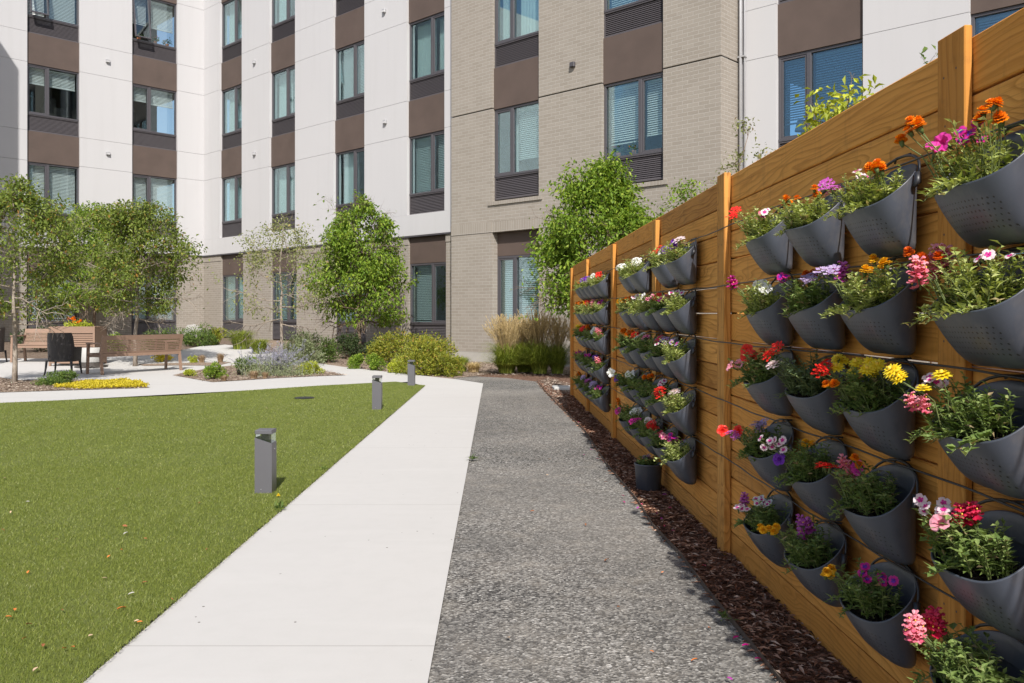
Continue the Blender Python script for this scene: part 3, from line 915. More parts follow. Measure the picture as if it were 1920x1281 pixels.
def pot_shell():
    m = MB(); n = 48; nl = 12

    def plan(th, z):
        t = min(1., max(0., (z+.128)/.275))
        yf = .092+.124*(1-(1-t)**2.2); hw = .122+.050*(1-(1-t)**1.9)
        c, q = math.cos(th), math.sin(th); e = 2./2.25
        x = hw*math.copysign(abs(c)**e, c); y = yf/2+.006+(yf/2-.006)*math.copysign(abs(q)**e, q)
        return x, y

    def rim(th):
        x, y = plan(th, 0.)
        u = 1-y/PD
        return .148*max(0., min(1., u))**1.45
    V = []; R = []
    for k in range(n):
        th = 2*math.pi*k/n; zr = rim(th); R.append(zr)
        for l in range(nl+1):
            v = l/nl
            if l <= 3:                                              # rounded foot
                a = (l/3.)*math.pi/2; z = -.128+.03*(1-math.cos(a)); sh = .03*(1-math.sin(a))
            else:
                z = -.098+(zr+.098)*((l-3)/(nl-3)); sh = 0.
            x, y = plan(th, z)
            cx, cy = 0., .06
            L = math.hypot(x-cx, y-cy); f = (L-sh)/L
            V.append((cx+(x-cx)*f, max(.004, cy+(y-cy)*f), z))
    F = []
    for k in range(n):
        k2 = (k+1) % n
        for l in range(nl): F.append((k*(nl+1)+l, k2*(nl+1)+l, k2*(nl+1)+l+1, k*(nl+1)+l+1))
    m.add(V, F, smooth=True)
    m.add([V[k*(nl+1)] for k in range(n)], [list(range(n))[::-1]])
    # rolled lip and inner wall
    I = []
    for k in range(n):
        x0_, y0_, z = V[k*(nl+1)+nl]; cx, cy = 0, .08; th = 2*math.pi*k/n
        for (d, dz) in ((0., 0.), (-.001, .0035), (.003, .005), (.0065, .003), (.008, -.02), (.010, -.06)):
            x, y = plan(th, max(-.10, z+dz)) if dz < 0 else (x0_, y0_); y = max(.004, y)
            L = math.hypot(x-cx, y-cy); f = (L-d)/L; I.append((cx+(x-cx)*f, cy+(y-cy)*f, z+dz))
    q = 6
    m.add(I, [(k*q+l, ((k+1) % n)*q+l, ((k+1) % n)*q+l+1, k*q+l+1) for k in range(n) for l in range(q-1)], smooth=True)
    return m


def pot_soil():
    m = MB(); n = 28; V = [(0, .09, -.012)]
    for r in (.35, .7, 1.):
        for k in range(n):
            th = 2*math.pi*k/n; c, q = math.cos(th), math.sin(th); e = 2./2.3
            x = .140*r*math.copysign(abs(c)**e, c); y = .086+.074*r*math.copysign(abs(q)**e, q)
            V.append((x, y, -.02+.018*(1-y/PD)*2+RN.normal(0, .003)))
    m.add(V, [(0, 1+k, 1+(k+1) % n) for k in range(n)], smooth=True)
    for r in range(2): m.add(V, [(1+r*n+k, 1+(r+1)*n+k, 1+(r+1)*n+(k+1) % n, 1+r*n+(k+1) % n) for k in range(n)], smooth=True)
    N = 170; x = RN.uniform(-.10, .10, N); y = RN.uniform(.03, .150, N); D = RN.normal(0, 1, (N, 3)); D[:, 2] *= .4
    m.leaves(np.stack([x, y, -.012+.036*(1-y/PD)], 1), D, RN.normal(0, 1, (N, 3)), RN.uniform(.004, .012, N), .005, RN.rand(N), 1)
    return m


def pot_handle():
    """loop of tube tied up to the drip line"""
    m = MB(); P = []
    for i in range(15):
        a = math.pi*i/14; x = .158*math.cos(a); z = .075+.085*math.sin(a)**.8; P.append((x*1.0, .055-.03*math.sin(a), z))
    m.tube(P, .0042, 8)
    for s in (-1, 1):
        m.tube([(s*.164, .058, .088), (s*.170, .062, .062), (s*.166, .070, .050)], [.010, .011, .006], 8)
    m.tube([(-.03, .01, .165), (.02, .03, .159), (.05, .02, .150)], .0035, 6)
    return m


chipsoil = m_leaf('soil_crumbs', [(0, (.02, .013, .009)), (.7, (.06, .04, .028)), (1, (.30, .22, .16))], rough=.9, trans=0.)
SH, SO, HD = pot_shell().mesh('pot_shell', M['pot']), pot_soil().mesh('soil', [M['soil'], chipsoil]), pot_handle().mesh('handle', M['handle'])


def meshobj(name, me, parent, loc=(0, 0, 0), rot=None, sc=1.):
    o = bpy.data.objects.new(name, me); C.objects.link(o); o.parent = parent; o.location = loc
    if rot is not None: o.rotation_euler = rot
    if sc != 1.: o.scale = (sc, sc, sc)
    return o


def make_planter(label, x, z, tilt=0., group='dark grey planters hung in rows on the fence'):
    t = thing('wall_planter', label, 'planter', fpt(x, .004, z), FANG, group)
    t.rotation_euler = (0, tilt, FANG)
    t.scale = (rr.uniform(.96, 1.03), rr.uniform(.96, 1.02), rr.uniform(.96, 1.03))
    meshobj('shell', SH, t); meshobj('soil', SO, t); meshobj('handle', HD, t, (rr.uniform(-.004, .004), 0, rr.uniform(-.012, .008)))
    return t


# ------------------------------------------------------------------ flowers
def petal_mat(name, stops, trans=.35):
    return m_leaf(name, stops, rough=.45, trans=trans, spec=.3)


PC = dict(
    orange=[(0, (.80, .16, .005)), (1, (.90, .33, .01))], darkorange=[(0, (.60, .07, .004)), (1, (.80, .17, .008))],
    gold=[(0, (.85, .40, .01)), (1, (.9, .55, .03))], yellow=[(0, (.86, .62, .01)), (1, (.92, .76, .06))],
    red=[(0, (.70, .012, .012)), (1, (.85, .05, .03))], crimson=[(0, (.62, .01, .06)), (1, (.80, .06, .14))],
    pink=[(0, (.80, .13, .24)), (1, (.90, .42, .50))], magenta=[(0, (.58, .01, .24)), (1, (.75, .06, .40))],
    orchid=[(0, (.50, .06, .42)), (1, (.68, .20, .60))], purple=[(0, (.10, .012, .30)), (1, (.22, .04, .50))],
    lilac=[(0, (.42, .28, .58)), (1, (.62, .50, .72))], white=[(0, (.80, .78, .78)), (1, (.88, .87, .88))],
    blush=[(0, (.80, .60, .66)), (1, (.88, .78, .82))])
PM = {k: petal_mat('petal_'+k, v) for k, v in PC.items()}
EYE = m_plain('flower_eye', (.75, .5, .05), .7)
HEADS = {}


def ring_petals(m, n, r0, r1, w, z0, z1, mat=0, seg=5, tip=.0, notch=False, ph=0., t=(0, 1)):
    for i in range(n):
        a = 2*math.pi*(i+ph)/n+random.uniform(-.08, .08); ca, sa = math.cos(a), math.sin(a); V = []
        rr_ = r1*random.uniform(.9, 1.05)
        ww = [.35, .85, 1., .85, .3]
        for k in range(seg):
            u = k/(seg-1); r = r0+(rr_-r0)*u; z = z0+(z1-z0)*u**1.3-tip*u**3
            if notch and k == seg-1: ww[k] = .8
            h = w*ww[k]/2; dz = -.15*h
            V += [(r*ca-h*sa, r*sa+h*ca, z+dz), (r*ca, r*sa, z+(h*.25)), (r*ca+h*sa, r*sa-h*ca, z+dz)]
        F = []
        for k in range(seg-1):
            F += [(3*k, 3*k+1, 3*k+4, 3*k+3), (3*k+1, 3*k+2, 3*k+5, 3*k+4)]
        m.add(V, F, mat, random.uniform(*t), True)


def head(kind, col, var):
    key = (kind, col, var)
    if key in HEADS: return HEADS[key]
    m = MB(); mats = [PM[col], M['stem'], EYE]
    if kind == 'marigold':
        R = .019
        for j, (n, r, zz, w) in enumerate(((12, 1., -.003, .011), (12, .9, .002, .0105), (10, .72, .007, .010), (8, .5, .011, .009), (5, .28, .014, .008))):
            ring_petals(m, n, .002, R*r, w, zz-.004, zz+random.uniform(0, .004), tip=.004 if j < 2 else 0, ph=j*.37, notch=True)
        m.tube([(0, 0, -.024), (0, 0, -.016), (0, 0, -.003)], [.003, .0065, .008], 8, 1)
    elif kind == 'zinnia':
        for j, (n, r, zz, w) in enumerate(((11, .025, .0, .0085), (10, .021, .004, .0085), (7, .014, .007, .007))):
            ring_petals(m, n, .002, r, w, zz-.002, zz+.003*j, tip=.003, ph=j*.45)
        m.lathe([(0, .013), (.004, .012), (.005, .006)], 10, 2); m.tube([(0, 0, -.012), (0, 0, -.001)], [.003, .006], 7, 1)
    elif kind == 'petunia':
        n = 40; V = [(0, 0, -.018)]
        rings = [(.004, -.012), (.010, -.001), (.020, .004), (.029, .003)]
        for j, (r, z) in enumerate(rings):
            for k in range(n):
                a = 2*math.pi*k/n; lob = (1-.14*abs(math.cos(2.5*a))**6*(j/3.)); ruf = math.sin(a*10+var*2)*.0018*j/3+math.sin(a*5+1.3)*.0025*j/3
                V.append((r*lob*math.cos(a)*random.uniform(.98, 1.02), r*lob*math.sin(a), z+ruf+random.uniform(-.0006, .0006)))
        m.add(V, [(0, 1+k, 1+(k+1) % n) for k in range(n)], 0, .0, True)
        for j in range(3): m.add(V, [(1+j*n+k, 1+(j+1)*n+k, 1+(j+1)*n+(k+1) % n, 1+j*n+(k+1) % n) for k in range(n)], 0, (.3+.3*j), True)
        m.tube([(0, 0, -.045), (0, 0, -.018)], [.002, .005], 7, 1)
    elif kind == 'dianthus':
        eye = PM['magenta'] if col != 'magenta' else PM['purple']
        mats = [PM[col], M['stem'], eye]
        ring_petals(m, 5, .003, .0155, .0165, 0, .002, notch=True)
        ring_petals(m, 5, .001, .0075, .006, .0012, .0035, mat=2, notch=True)
        m.tube([(0, 0, -.022), (0, 0, 0)], [.0022, .003], 6, 1)
    elif kind == 'verbena':
        for i in range(15):
            a = i*2.4; r = .0055*math.sqrt(i)*1.15; z = .008-r*r*16; mm = MB(); ring_petals(mm, 5, .0005, .0062, .0055, 0, .001, seg=5, notch=True)
            V = np.concatenate(mm.V)+np.array((r*math.cos(a), r*math.sin(a), z), np.float32)
            off = 0
            for vv, ff, tt in zip(mm.V, mm.F, mm.T): m.add(vv+np.array((r*math.cos(a), r*math.sin(a), z), np.float32), ff-off, 0, tt, True); off += len(vv)
        m.tube([(0, 0, -.02), (0, 0, .002)], [.0015, .004], 6, 1)
    elif kind == 'snap':
        # a spike of two-lipped florets
        m.tube([(0, 0, -.05), (0, 0, .02)], [.0028, .0015], 6, 1)
        for i in range(7):
            a = i*2.25+var; z = -.026+i*.0075; s = 1.75-.12*i
            mm = MB(); mm2 = MB()
            for (ph, w, L, up) in ((-.5, .013, .016, .011), (.5, .013, .016, .011), (-.8, .011, .015, -.007), (0., .012, .017, -.009), (.8, .011, .015, -.007)):
                ca, sa = math.cos(a+ph*.8), math.sin(a+ph*.8); V = []
                for k in range(5):
                    u = k/4.; r = .004+L*s*u; zz = z+up*s*math.sin(u*2.2); h = w*s*(.35, .8, 1., .9, .45)[k]/2
                    V += [(r*ca-h*sa, r*sa+h*ca, zz-.002), (r*ca, r*sa, zz+.0025), (r*ca+h*sa, r*sa-h*ca, zz-.002)]
                F = []
                for k in range(4): F += [(3*k, 3*k+1, 3*k+4, 3*k+3), (3*k+1, 3*k+2, 3*k+5, 3*k+4)]
                m.add(V, F, 0, random.uniform(0, .6) if up < 0 else random.uniform(.4, 1), True)
            r = .014*s
            if i % 2 == 0: m.lathe([(0, .003), (.0024, .002), (.0026, -.002)], 7, 2, (r*math.cos(a), r*math.sin(a), z+.001))
    HEADS[key] = m.mesh('flower_head', mats)
    return HEADS[key]


LF = {
    'light': m_leaf('leaf_sunlit', [(0, (.20, .26, .05)), (.5, (.42, .48, .15)), (.85, (.60, .63, .28)), (1, (.50, .40, .22))], trans=.35),  # pale leaves: sunlight on the clumps is put into the colour
    'mid': m_leaf('leaf_mid', [(0, (.08, .14, .03)), (.6, (.21, .29, .08)), (.92, (.38, .44, .17)), (1, (.34, .26, .14))], trans=.35),
    'grey': m_leaf('leaf_grey', [(0, (.07, .11, .05)), (.6, (.15, .20, .09)), (1, (.26, .31, .17))], trans=.3),
}
FN = dict(marigold='marigold', zinnia='zinnia', petunia='petunia', dianthus='dianthus', verbena='verbena', snap='snapdragon')


def make_plant(label, x, z, spec, leaf='light', kind='mix', h=.13, dens=1., lean=.25, lod=1., xo=0., yo=.115, loc=None, rz=None, spread=1., gname='flowering plants growing in the fence planters'):
    t = thing('flowering_plant', label, 'plant', loc if loc is not None else fpt(x, 0, z), FANG if rz is None else rz, gname)
    m = MB(); ns = int(54*dens*(.55+.45*lod))
    rs = np.random.RandomState(int(abs(x)*977+z*131+7) % 99991)
    tips = []
    P, D, N, L, W, T = [], [], [], [], [], []
    for i in range(ns):
        bx = xo+rs.uniform(-.095, .095)*spread; by = yo+rs.uniform(-.05, .05)*spread; hh = h*rs.uniform(.40, 1.08)
        dx = (bx-xo)*3.2+rs.normal(0, .25); dy = (by-yo)*4.5+lean+rs.normal(0, .22)
        trail = rs.rand() < .07
        if trail: by = yo+.02+rs.uniform(0, .03); dy = 1.9+rs.rand(); hh = h*rs.uniform(.4, .75)
        p = np.array((bx, by, .002)); d = np.array((dx*.45, dy*.45, 1.)); d /= np.linalg.norm(d)
        seg = 6; pts = [p]
        for k in range(seg):
            d = d+np.array((dx*.10, dy*.10, -.05 if not trail else -.34))+rs.normal(0, .09, 3); d /= np.linalg.norm(d)
            p = p+d*hh/seg; pts.append(p)
        m.tube(pts, [.0022, .002, .0018, .0016, .0014, .0012, .0008], 4, 0, rs.rand(), cap=False)
        tips.append((pts[-1], d))
        kd = kind if kind != 'mix' else ('lance', 'fern', 'lance', 'broad')[rs.randint(4)]
        if kd == 'fern': nl, ln, wd = 34, .024, .0072
        elif kd == 'lance': nl, ln, wd = 20, .040, .0105
        else: nl, ln, wd = 15, .034, .0185
        nl = int(nl*(.55+.45*lod)); sc = 1.+.25*(1-lod)
        for k in range(nl):
            u = (k+rs.rand())/nl; u = .03+.97*u; q = u*seg; a = int(min(seg-1, q)); w_ = q-a
            pp = pts[a]*(1-w_)+pts[a+1]*w_; ang = k*2.4+rs.uniform(-.5, .5)
            el = rs.uniform(.1, .9)
            P.append(pp); D.append((math.cos(ang)*math.cos(el), math.sin(ang)*math.cos(el), math.sin(el)))
            N.append((-math.cos(ang)*.4+rs.normal(0, .25), -math.sin(ang)*.4+rs.normal(0, .25), 1.))
            L.append(ln*sc*rs.uniform(.6, 1.15)*(1.1-.45*u)); W.append(wd*sc*rs.uniform(.75, 1.2)); T.append(min(1, max(0, rs.normal(.48, .2)+.15*(u-.5))) if rs.rand() > .03 else 1.)
    m.leaves(np.array(P), np.array(D), np.array(N), np.array(L), np.array(W), np.array(T), 1, detail=lod > .6)
    # a few withered leaves low in the clump
    nb = int(16*lod); PB = np.stack([xo+rs.uniform(-.09, .09, nb)*spread, yo+rs.uniform(-.05, .06, nb)*spread, rs.uniform(.0, .05, nb)], 1)
    m.leaves(PB, rs.normal(0, 1, (nb, 3)), rs.normal(0, 1, (nb, 3)), .02, .007, 1., 1)
    # flowers on stalks of their own
    st = m; heads = []
    for (fk, col, n, where, *ex) in spec:
        hs = ex[0] if ex else 1.
        if fk != 'petunia': n = int(math.ceil(n*1.5))
        for i in range(n):
            ox, oy = {'c': (0, .0), 'far': (.075, .03), 'near': (-.075, .0), 'out': (0., .075), 'farout': (.06, .085), 'back': (0, -.05), 'farback': (.07, -.03)}[where]
            g = {'verbena': .024, 'dianthus': .045, 'zinnia': .058, 'snap': .02}.get(fk, .04)
            bx = xo+ox*.7+rs.uniform(-.4, .4)*g*1.2; by = yo+oy*.6+rs.uniform(-.3, .3)*g
            hz = h*{'marigold': 1.04, 'zinnia': 1.0, 'snap': .92, 'petunia': .84, 'dianthus': .92, 'verbena': .94}[fk]*rs.uniform(.80, 1.08)*min(hs, 1.08)
            top = np.array((bx+ox*.42+rs.uniform(-1, 1)*g, by+oy*.5+rs.uniform(-.7, .7)*g+lean*.06, hz))
            mid = (np.array((bx, by, .02))+top)/2+np.array((0, -.006, .012))
            st.tube([(bx, by, .02), mid, top-np.array((0, 0, .012))], [.0019, .0016, .0014], 5, 0, rs.rand(), cap=False)
            v = {'snap': (0, .15, 1), 'marigold': (-.25, .3, 1), 'zinnia': (-.35, .5, .8), 'petunia': (-.55, .75, .5), 'dianthus': (-.5, .55, .75), 'verbena': (-.2, .35, 1)}[fk]
            v = Vector(v)+Vector(rs.normal(0, .28 if fk != 'snap' else .08, 3)); v.normalize()
            q = Vector((0, 0, 1)).rotation_difference(v).to_matrix() @ Matrix.Rotation(rs.uniform(0, 6.28), 3, 'Z')
            heads.append(meshobj(FN[fk]+'_flower', head(fk, col, rs.randint(2)), t, Vector(top)-v*.004, q.to_euler(), rs.uniform(.85, 1.15)*{'snap': .74, 'marigold': .86, 'zinnia': .95, 'petunia': .95, 'dianthus': .95, 'verbena': 1.05}[fk]*(1.28 if lod < .7 else 1.)))
    m.build('foliage', [M['stem'], LF[leaf]], t)
    return t


# column position along the fence, by bay
COLS = [2.035, 2.60, 3.10, 3.618, 5.275, 5.76, 6.25, 6.75, 7.23, 9.05, 9.53, 10.03, 10.55, 11.05]
LIPZ = [1.545, 1.250, .955, .648, .350]
m_, z_, p_, d_, v_, s_n = 'marigold', 'zinnia', 'petunia', 'dianthus', 'verbena', 'snap'
CW = dict(orange='orange', darkorange='deep orange', gold='golden', yellow='yellow', red='red', crimson='crimson', pink='pink', magenta='magenta', orchid='orchid purple', purple='purple', lilac='lilac', white='white', blush='pink and white')
SPEC = {
 (0, 0): ([(d_, 'magenta', 5, 'c'), (p_, 'magenta', 2, 'far'), (m_, 'orange', 3, 'near', 1.3), (m_, 'orange', 3, 'farout', 1.05)], 'light', .15, .8),
 (0, 1): ([(s_n, 'pink', 3, 'far', 1.1), (s_n, 'pink', 3, 'farout', .8), (m_, 'darkorange', 2, 'farout', 1.), (d_, 'blush', 2, 'near')], 'light', .15, 1.2),
 (0, 2): ([(z_, 'yellow', 3, 'farout', 1.2), (d_, 'blush', 4, 'far', 1.25), (s_n, 'pink', 1, 'farout', .6)], 'mid', .13, 1.1),
 (0, 3): ([(d_, 'blush', 5, 'far', 1.3), (s_n, 'crimson', 3, 'c', 1.15), (p_, 'pink', 1, 'out')], 'mid', .14, 1.0),
 (0, 4): ([(s_n, 'crimson', 3, 'far', 1.15), (s_n, 'pink', 3, 'farout', 1.)], 'mid', .15, 1.2),
 (1, 0): ([(m_, 'orange', 4, 'near', 1.25), (v_, 'orchid', 2, 'farout', .8), (d_, 'blush', 3, 'c', 1.05)], 'light', .12, 1.15),
 (1, 1): ([(m_, 'gold', 3, 'near', 1.35), (v_, 'lilac', 2, 'farout', 1.2), (s_n, 'orchid', 1, 'far', 1.1)], 'light', .13, 1.15),
 (1, 2): ([(z_, 'yellow', 4, 'near', 1.3), (z_, 'yellow', 4, 'far', 1.1), (m_, 'orange', 2, 'farout', .6), (v_, 'red', 3, 'farout', 1.35)], 'mid', .13, 1.25),
 (1, 3): ([(s_n, 'pink', 1, 'far', 1.2), (p_, 'magenta', 1, 'far', 1.3), (m_, 'orange', 1, 'c', 1.25), (v_, 'red', 2, 'farout', 1.2)], 'mid', .14, 1.0),
 (1, 4): ([(m_, 'gold', 3, 'farout', .75), (d_, 'magenta', 4, 'near', 1.2)], 'mid', .13, .85),
 (2, 0): ([(m_, 'orange', 3, 'far', 1.1), (m_, 'orange', 1, 'near', 1.35)], 'light', .12, 1.1),
 (2, 1): ([(v_, 'lilac', 3, 'c', 1.1), (d_, 'magenta', 2, 'far', 1.1), (m_, 'darkorange', 1, 'farback', 1.35)], 'mid', .12, 1.1),
 (2, 2): ([(v_, 'red', 2, 'farout', 1.1), (v_, 'blush', 1, 'farout', .8)], 'grey', .16, 1.15),
 (2, 3): ([(d_, 'blush', 6, 'farout', 1.0), (p_, 'purple', 1, 'farout', .6), (m_, 'gold', 1, 'c', 1.1)], 'mid', .13, 1.1),
 (2, 4): ([(s_n, 'orchid', 5, 'c', 1.1), (m_, 'gold', 3, 'farout', .75)], 'mid', .14, 1.1),
 (3, 0): ([(v_, 'red', 2, 'farout', 1.2), (d_, 'pink', 4, 'c', 1.), (d_, 'white', 2, 'near')], 'light', .13, 1.1),
 (3, 1): ([(p_, 'white', 4, 'c', 1.2), (s_n, 'magenta', 1, 'farout', 1.1)], 'light', .13, 1.1),
 (3, 2): ([(p_, 'red', 5, 'far', 1.15), (p_, 'pink', 2, 'farout', .7), (v_, 'red', 2, 'near', 1.2)], 'mid', .14, 1.1),
 (3, 3): ([(p_, 'red', 2, 'farout', 1.), (v_, 'lilac', 4, 'c', 1.1), (v_, 'orchid', 1, 'farout', .7)], 'mid', .12, 1.),
 (3, 4): ([(d_, 'white', 9, 'c', 1.1), (d_, 'blush', 3, 'out', .9), (s_n, 'orchid', 1, 'far', 1.3)], 'mid', .12, .95),
 (4, 0): ([(p_, 'purple', 2, 'c', 1.2), (v_, 'blush', 2, 'near', 1.2)], 'light', .13, 1.1),
 (4, 1): ([(d_, 'white', 3, 'c', 1.1), (v_, 'pink', 1, 'far', 1.)], 'light', .12, 1.1),
 (4, 2): ([(d_, 'lilac', 2, 'c', 1.2), (d_, 'white', 1, 'out', .9)], 'light', .13, 1.1),
 (4, 3): ([(v_, 'blush', 3, 'c', 1.), (v_, 'red', 2, 'farout', 1.)], 'light', .13, 1.2),
 (4, 4): ([(d_, 'magenta', 4, 'c', 1.1), (d_, 'pink', 3, 'far', 1.1)], 'light', .14, 1.1),
 (5, 0): ([(p_, 'red', 2, 'far', 1.3), (p_, 'white', 2, 'c', 1.), (p_, 'purple', 2, 'near', 1.)], 'light', .14, 1.1),
 (5, 1): ([(p_, 'red', 1, 'far', 1.25), (p_, 'magenta', 1, 'near', 1.2)], 'mid', .12, 1.),
 (5, 2): ([(p_, 'crimson', 3, 'c', 1.1), (v_, 'lilac', 1, 'near', 1.3)], 'mid', .13, 1.1),
 (5, 3): ([(d_, 'blush', 6, 'c', 1.1), (p_, 'pink', 1, 'far', .8)], 'mid', .13, 1.1),
 (5, 4): ([(v_, 'red', 3, 'far', 1.2), (p_, 'crimson', 2, 'c', .8)], 'mid', .13, 1.1),
 (6, 1): ([(p_, 'white', 2, 'far', 1.), (d_, 'pink', 2, 'c', 1.)], 'light', .13, 1.15),
 (6, 2): ([(d_, 'pink', 3, 'c', 1.1), (v_, 'white', 1, 'far', 1.)], 'mid', .13, 1.1),
 (6, 3): ([(m_, 'orange', 4, 'c', 1.2)], 'mid', .13, 1.1),
 (6, 4): ([(p_, 'blush', 2, 'c', 1.1), (v_, 'magenta', 2, 'out', 1.)], 'mid', .13, 1.1),
 (7, 0): ([(p_, 'white', 5, 'c', 1.1)], 'light', .14, 1.1),
 (7, 1): ([(d_, 'white', 7, 'c', 1.2)], 'light', .13, 1.1),
 (7, 2): ([(v_, 'red', 3, 'c', 1.1), (m_, 'orange', 3, 'far', 1.1)], 'mid', .13, 1.1),
 (7, 3): ([(p_, 'white', 4, 'far', 1.2)], 'mid', .13, 1.1),
 (7, 4): ([(p_, 'white', 5, 'c', 1.2)], 'mid', .14, 1.1),
 (8, 0): ([(p_, 'white', 3, 'c', .9), (v_, 'white', 2, 'far', .9)], 'light', .12, 1.1),
 (8, 1): ([(m_, 'gold', 3, 'far', .8), (m_, 'orange', 2, 'c', .9)], 'light', .12, 1.1),
 (8, 2): ([(m_, 'orange', 3, 'c', 1.2)], 'mid', .13, 1.2),
 (8, 3): ([(p_, 'white', 3, 'farout', 1.), (p_, 'purple', 2, 'out', .6)], 'mid', .13, 1.1),
 (8, 4): ([(m_, 'orange', 2, 'far', 1.3), (p_, 'magenta', 1, 'out', .7)], 'mid', .14, 1.2),
}
farcols = [['red', 'white', 'purple', 'purple', 'red'], ['magenta', 'pink', 'red', 'gold', 'orange'], ['pink', 'white', 'orange', 'red', 'yellow'],
           ['pink', 'purple', 'magenta', 'lilac', 'magenta'], ['magenta', 'lilac', 'orchid', 'lilac', 'orange']]
for c in range(5):
    for r in range(5):
        col = farcols[r][c]
        fk = {'red': p_, 'white': p_, 'purple': p_, 'gold': m_, 'orange': m_, 'yellow': z_, 'pink': s_n, 'magenta': d_, 'lilac': v_, 'orchid': v_}[col]
        SPEC[(9+c, r)] = ([(fk, col, 4 if r < 3 else 3, 'c', 1.1)], 'light' if r < 2 else 'mid', .12, 1. if r < 3 else .9)  # upper rows take the leaf colour with sunlight painted in
ROWN = ['top row', 'second row', 'middle row', 'fourth row', 'bottom row']
ORD = ['nearest', 'second', 'third', 'fourth', 'farthest']


def where(c, r):
    if c < 4: return '%s %s of the near bay' % (['nearest column,', 'second column,', 'third column,', 'farthest column,'][c], ROWN[r])
    b = 'middle bay' if c < 9 else 'far bay'
    i = c-4 if c < 9 else c-9
    return '%s column, %s of the %s' % (ORD[i], ROWN[r], b)


rp = random.Random(3)
for (c, r), (spec, leaf, h, dens) in sorted(SPEC.items()):
    x = COLS[c]*1.0003; z = LIPZ[r]+rp.uniform(-.008, .008)
    if (c, r) == (6, 0): continue
    w = where(c, r)
    tl = rp.uniform(-.035, .035)
    make_planter('dark planter, '+w, x, z, tl)
    lod = 1. if c < 4 else (.55 if c < 9 else .3)
    f0 = spec[0]
    lab = '%s %s flowers, %s' % (CW[f0[1]], FN[f0[0]], w)
    if len(lab.split()) > 16: lab = '%s flowers, %s' % (CW[f0[1]], w)
    lean = .22+(.15 if r >= 2 else 0)
    make_plant(lab, x, z+.004, spec, leaf, 'mix', h*1.02, dens, lean, lod, xo=.012, yo=.112, gname='flowering plants growing in the fence planters')

# drip irrigation tube behind each row
for r in range(5):
    m = MB(); z = LIPZ[r]+.150; P = []
    n = 120
    for i in range(n+1):
        x = .6+i*(11.4-.6)/n; P.append((x, .051+.002*math.sin(i*1.7), z+.006*math.sin(x*2.1+r)+.002*math.sin(x*9)))
    # keep in front of the posts
    m.tube(P, .0031, 6)
    o = m.build('irrigation_tube', M['handle'], None, FO, FANG)
    tag(o, 'black drip irrigation tube running above the %s of planters' % ROWN[r].replace(' row', ' row'), 'hose', 'black drip tubes on the fence')

# round pot standing on the mulch
px_, py_ = 1221, 921
X, Y, Z = ground(px_, py_-6)
t = thing('flower_pot', 'round black flower pot standing on the mulch against the fence', 'pot', (X-.02, Y, -.008), .3)
m = MB().lathe([(0, 0), (.078, 0), (.086, .006), (.098, .175), (.102, .178), (.102, .186), (.094, .186), (.086, .12)], 40); m.build('shell', M['pot'], t)
MB().lathe([(0, .155), (.05, .158), (.092, .150)], 24).build('soil', M['soil'], t)
make_plant('low plant with pale lilac flowers in the round pot on the mulch', 99.3, .3, [(v_, 'lilac', 5, 'c', 1.)], 'mid', 'broad', .085, .7, 0., .7, xo=0., yo=0., loc=(X-.02, Y, .145), rz=.3, spread=.62, gname='')

# ------------------------------------------------------------------ trees and shrubs
TL = {
    'olive': m_leaf('leaf_olive', [(0, (.07, .11, .02)), (.5, (.19, .25, .05)), (.85, (.32, .37, .09)), (1, (.38, .20, .05))], trans=.42, spec=.2),
    'maple': m_leaf('leaf_bright', [(0, (.08, .15, .018)), (.5, (.19, .30, .035)), (1, (.38, .46, .07))], trans=.42, spec=.22),
    'pale': m_leaf('leaf_pale', [(0, (0.145, 0.174, 0.065)), (.5, (0.261, 0.290, 0.109)), (.9, (0.377, 0.392, 0.160)), (1, (0.464, 0.319, 0.145))], trans=.4),
    'gold': m_leaf('leaf_golden', [(0, (.11, .14, .015)), (.5, (.25, .28, .035)), (.82, (.40, .38, .05)), (1, (.45, .27, .07))], trans=.4),
    'lime': m_leaf('leaf_lime', [(0, (0.232, 0.290, 0.029)), (1, (0.609, 0.638, 0.072))], trans=.4),
    'green': m_leaf('leaf_green', [(0, (0.058, 0.109, 0.026)), (.6, (0.131, 0.203, 0.043)), (1, (0.246, 0.319, 0.072))], trans=.4),
    'dark': m_leaf('leaf_shaded', [(0, (.025, .045, .015)), (1, (.07, .10, .03))], trans=.25),  # shade under trees and by the wall painted into the leaf colour
    'sage': m_leaf('leaf_sage', [(0, (0.203, 0.246, 0.131)), (1, (0.435, 0.478, 0.290))], trans=.4),
    'yellow': m_leaf('leaf_yellow', [(0, (.42, .34, .02)), (1, (.70, .58, .04))], trans=.3),
    'grassg': m_leaf('grass_green', [(0, (0.102, 0.145, 0.022)), (.6, (0.246, 0.304, 0.043)), (1, (0.478, 0.493, 0.102))], trans=.4),
    'straw': m_leaf('grass_straw', [(0, (.42, .31, .15)), (.5, (.60, .46, .24)), (1, (.74, .60, .36))], trans=.3),
    'dry': m_leaf('dry_stem', [(0, (.22, .14, .08)), (1, (.42, .30, .18))], trans=.2),
    'lav': m_leaf('lavender_spike', [(0, (.27, .26, .36)), (1, (.42, .41, .54))], trans=.25),
    'lavstem': m_leaf('lavender_stem', [(0, (.22, .23, .20)), (1, (.36, .37, .33))], trans=.2),
}


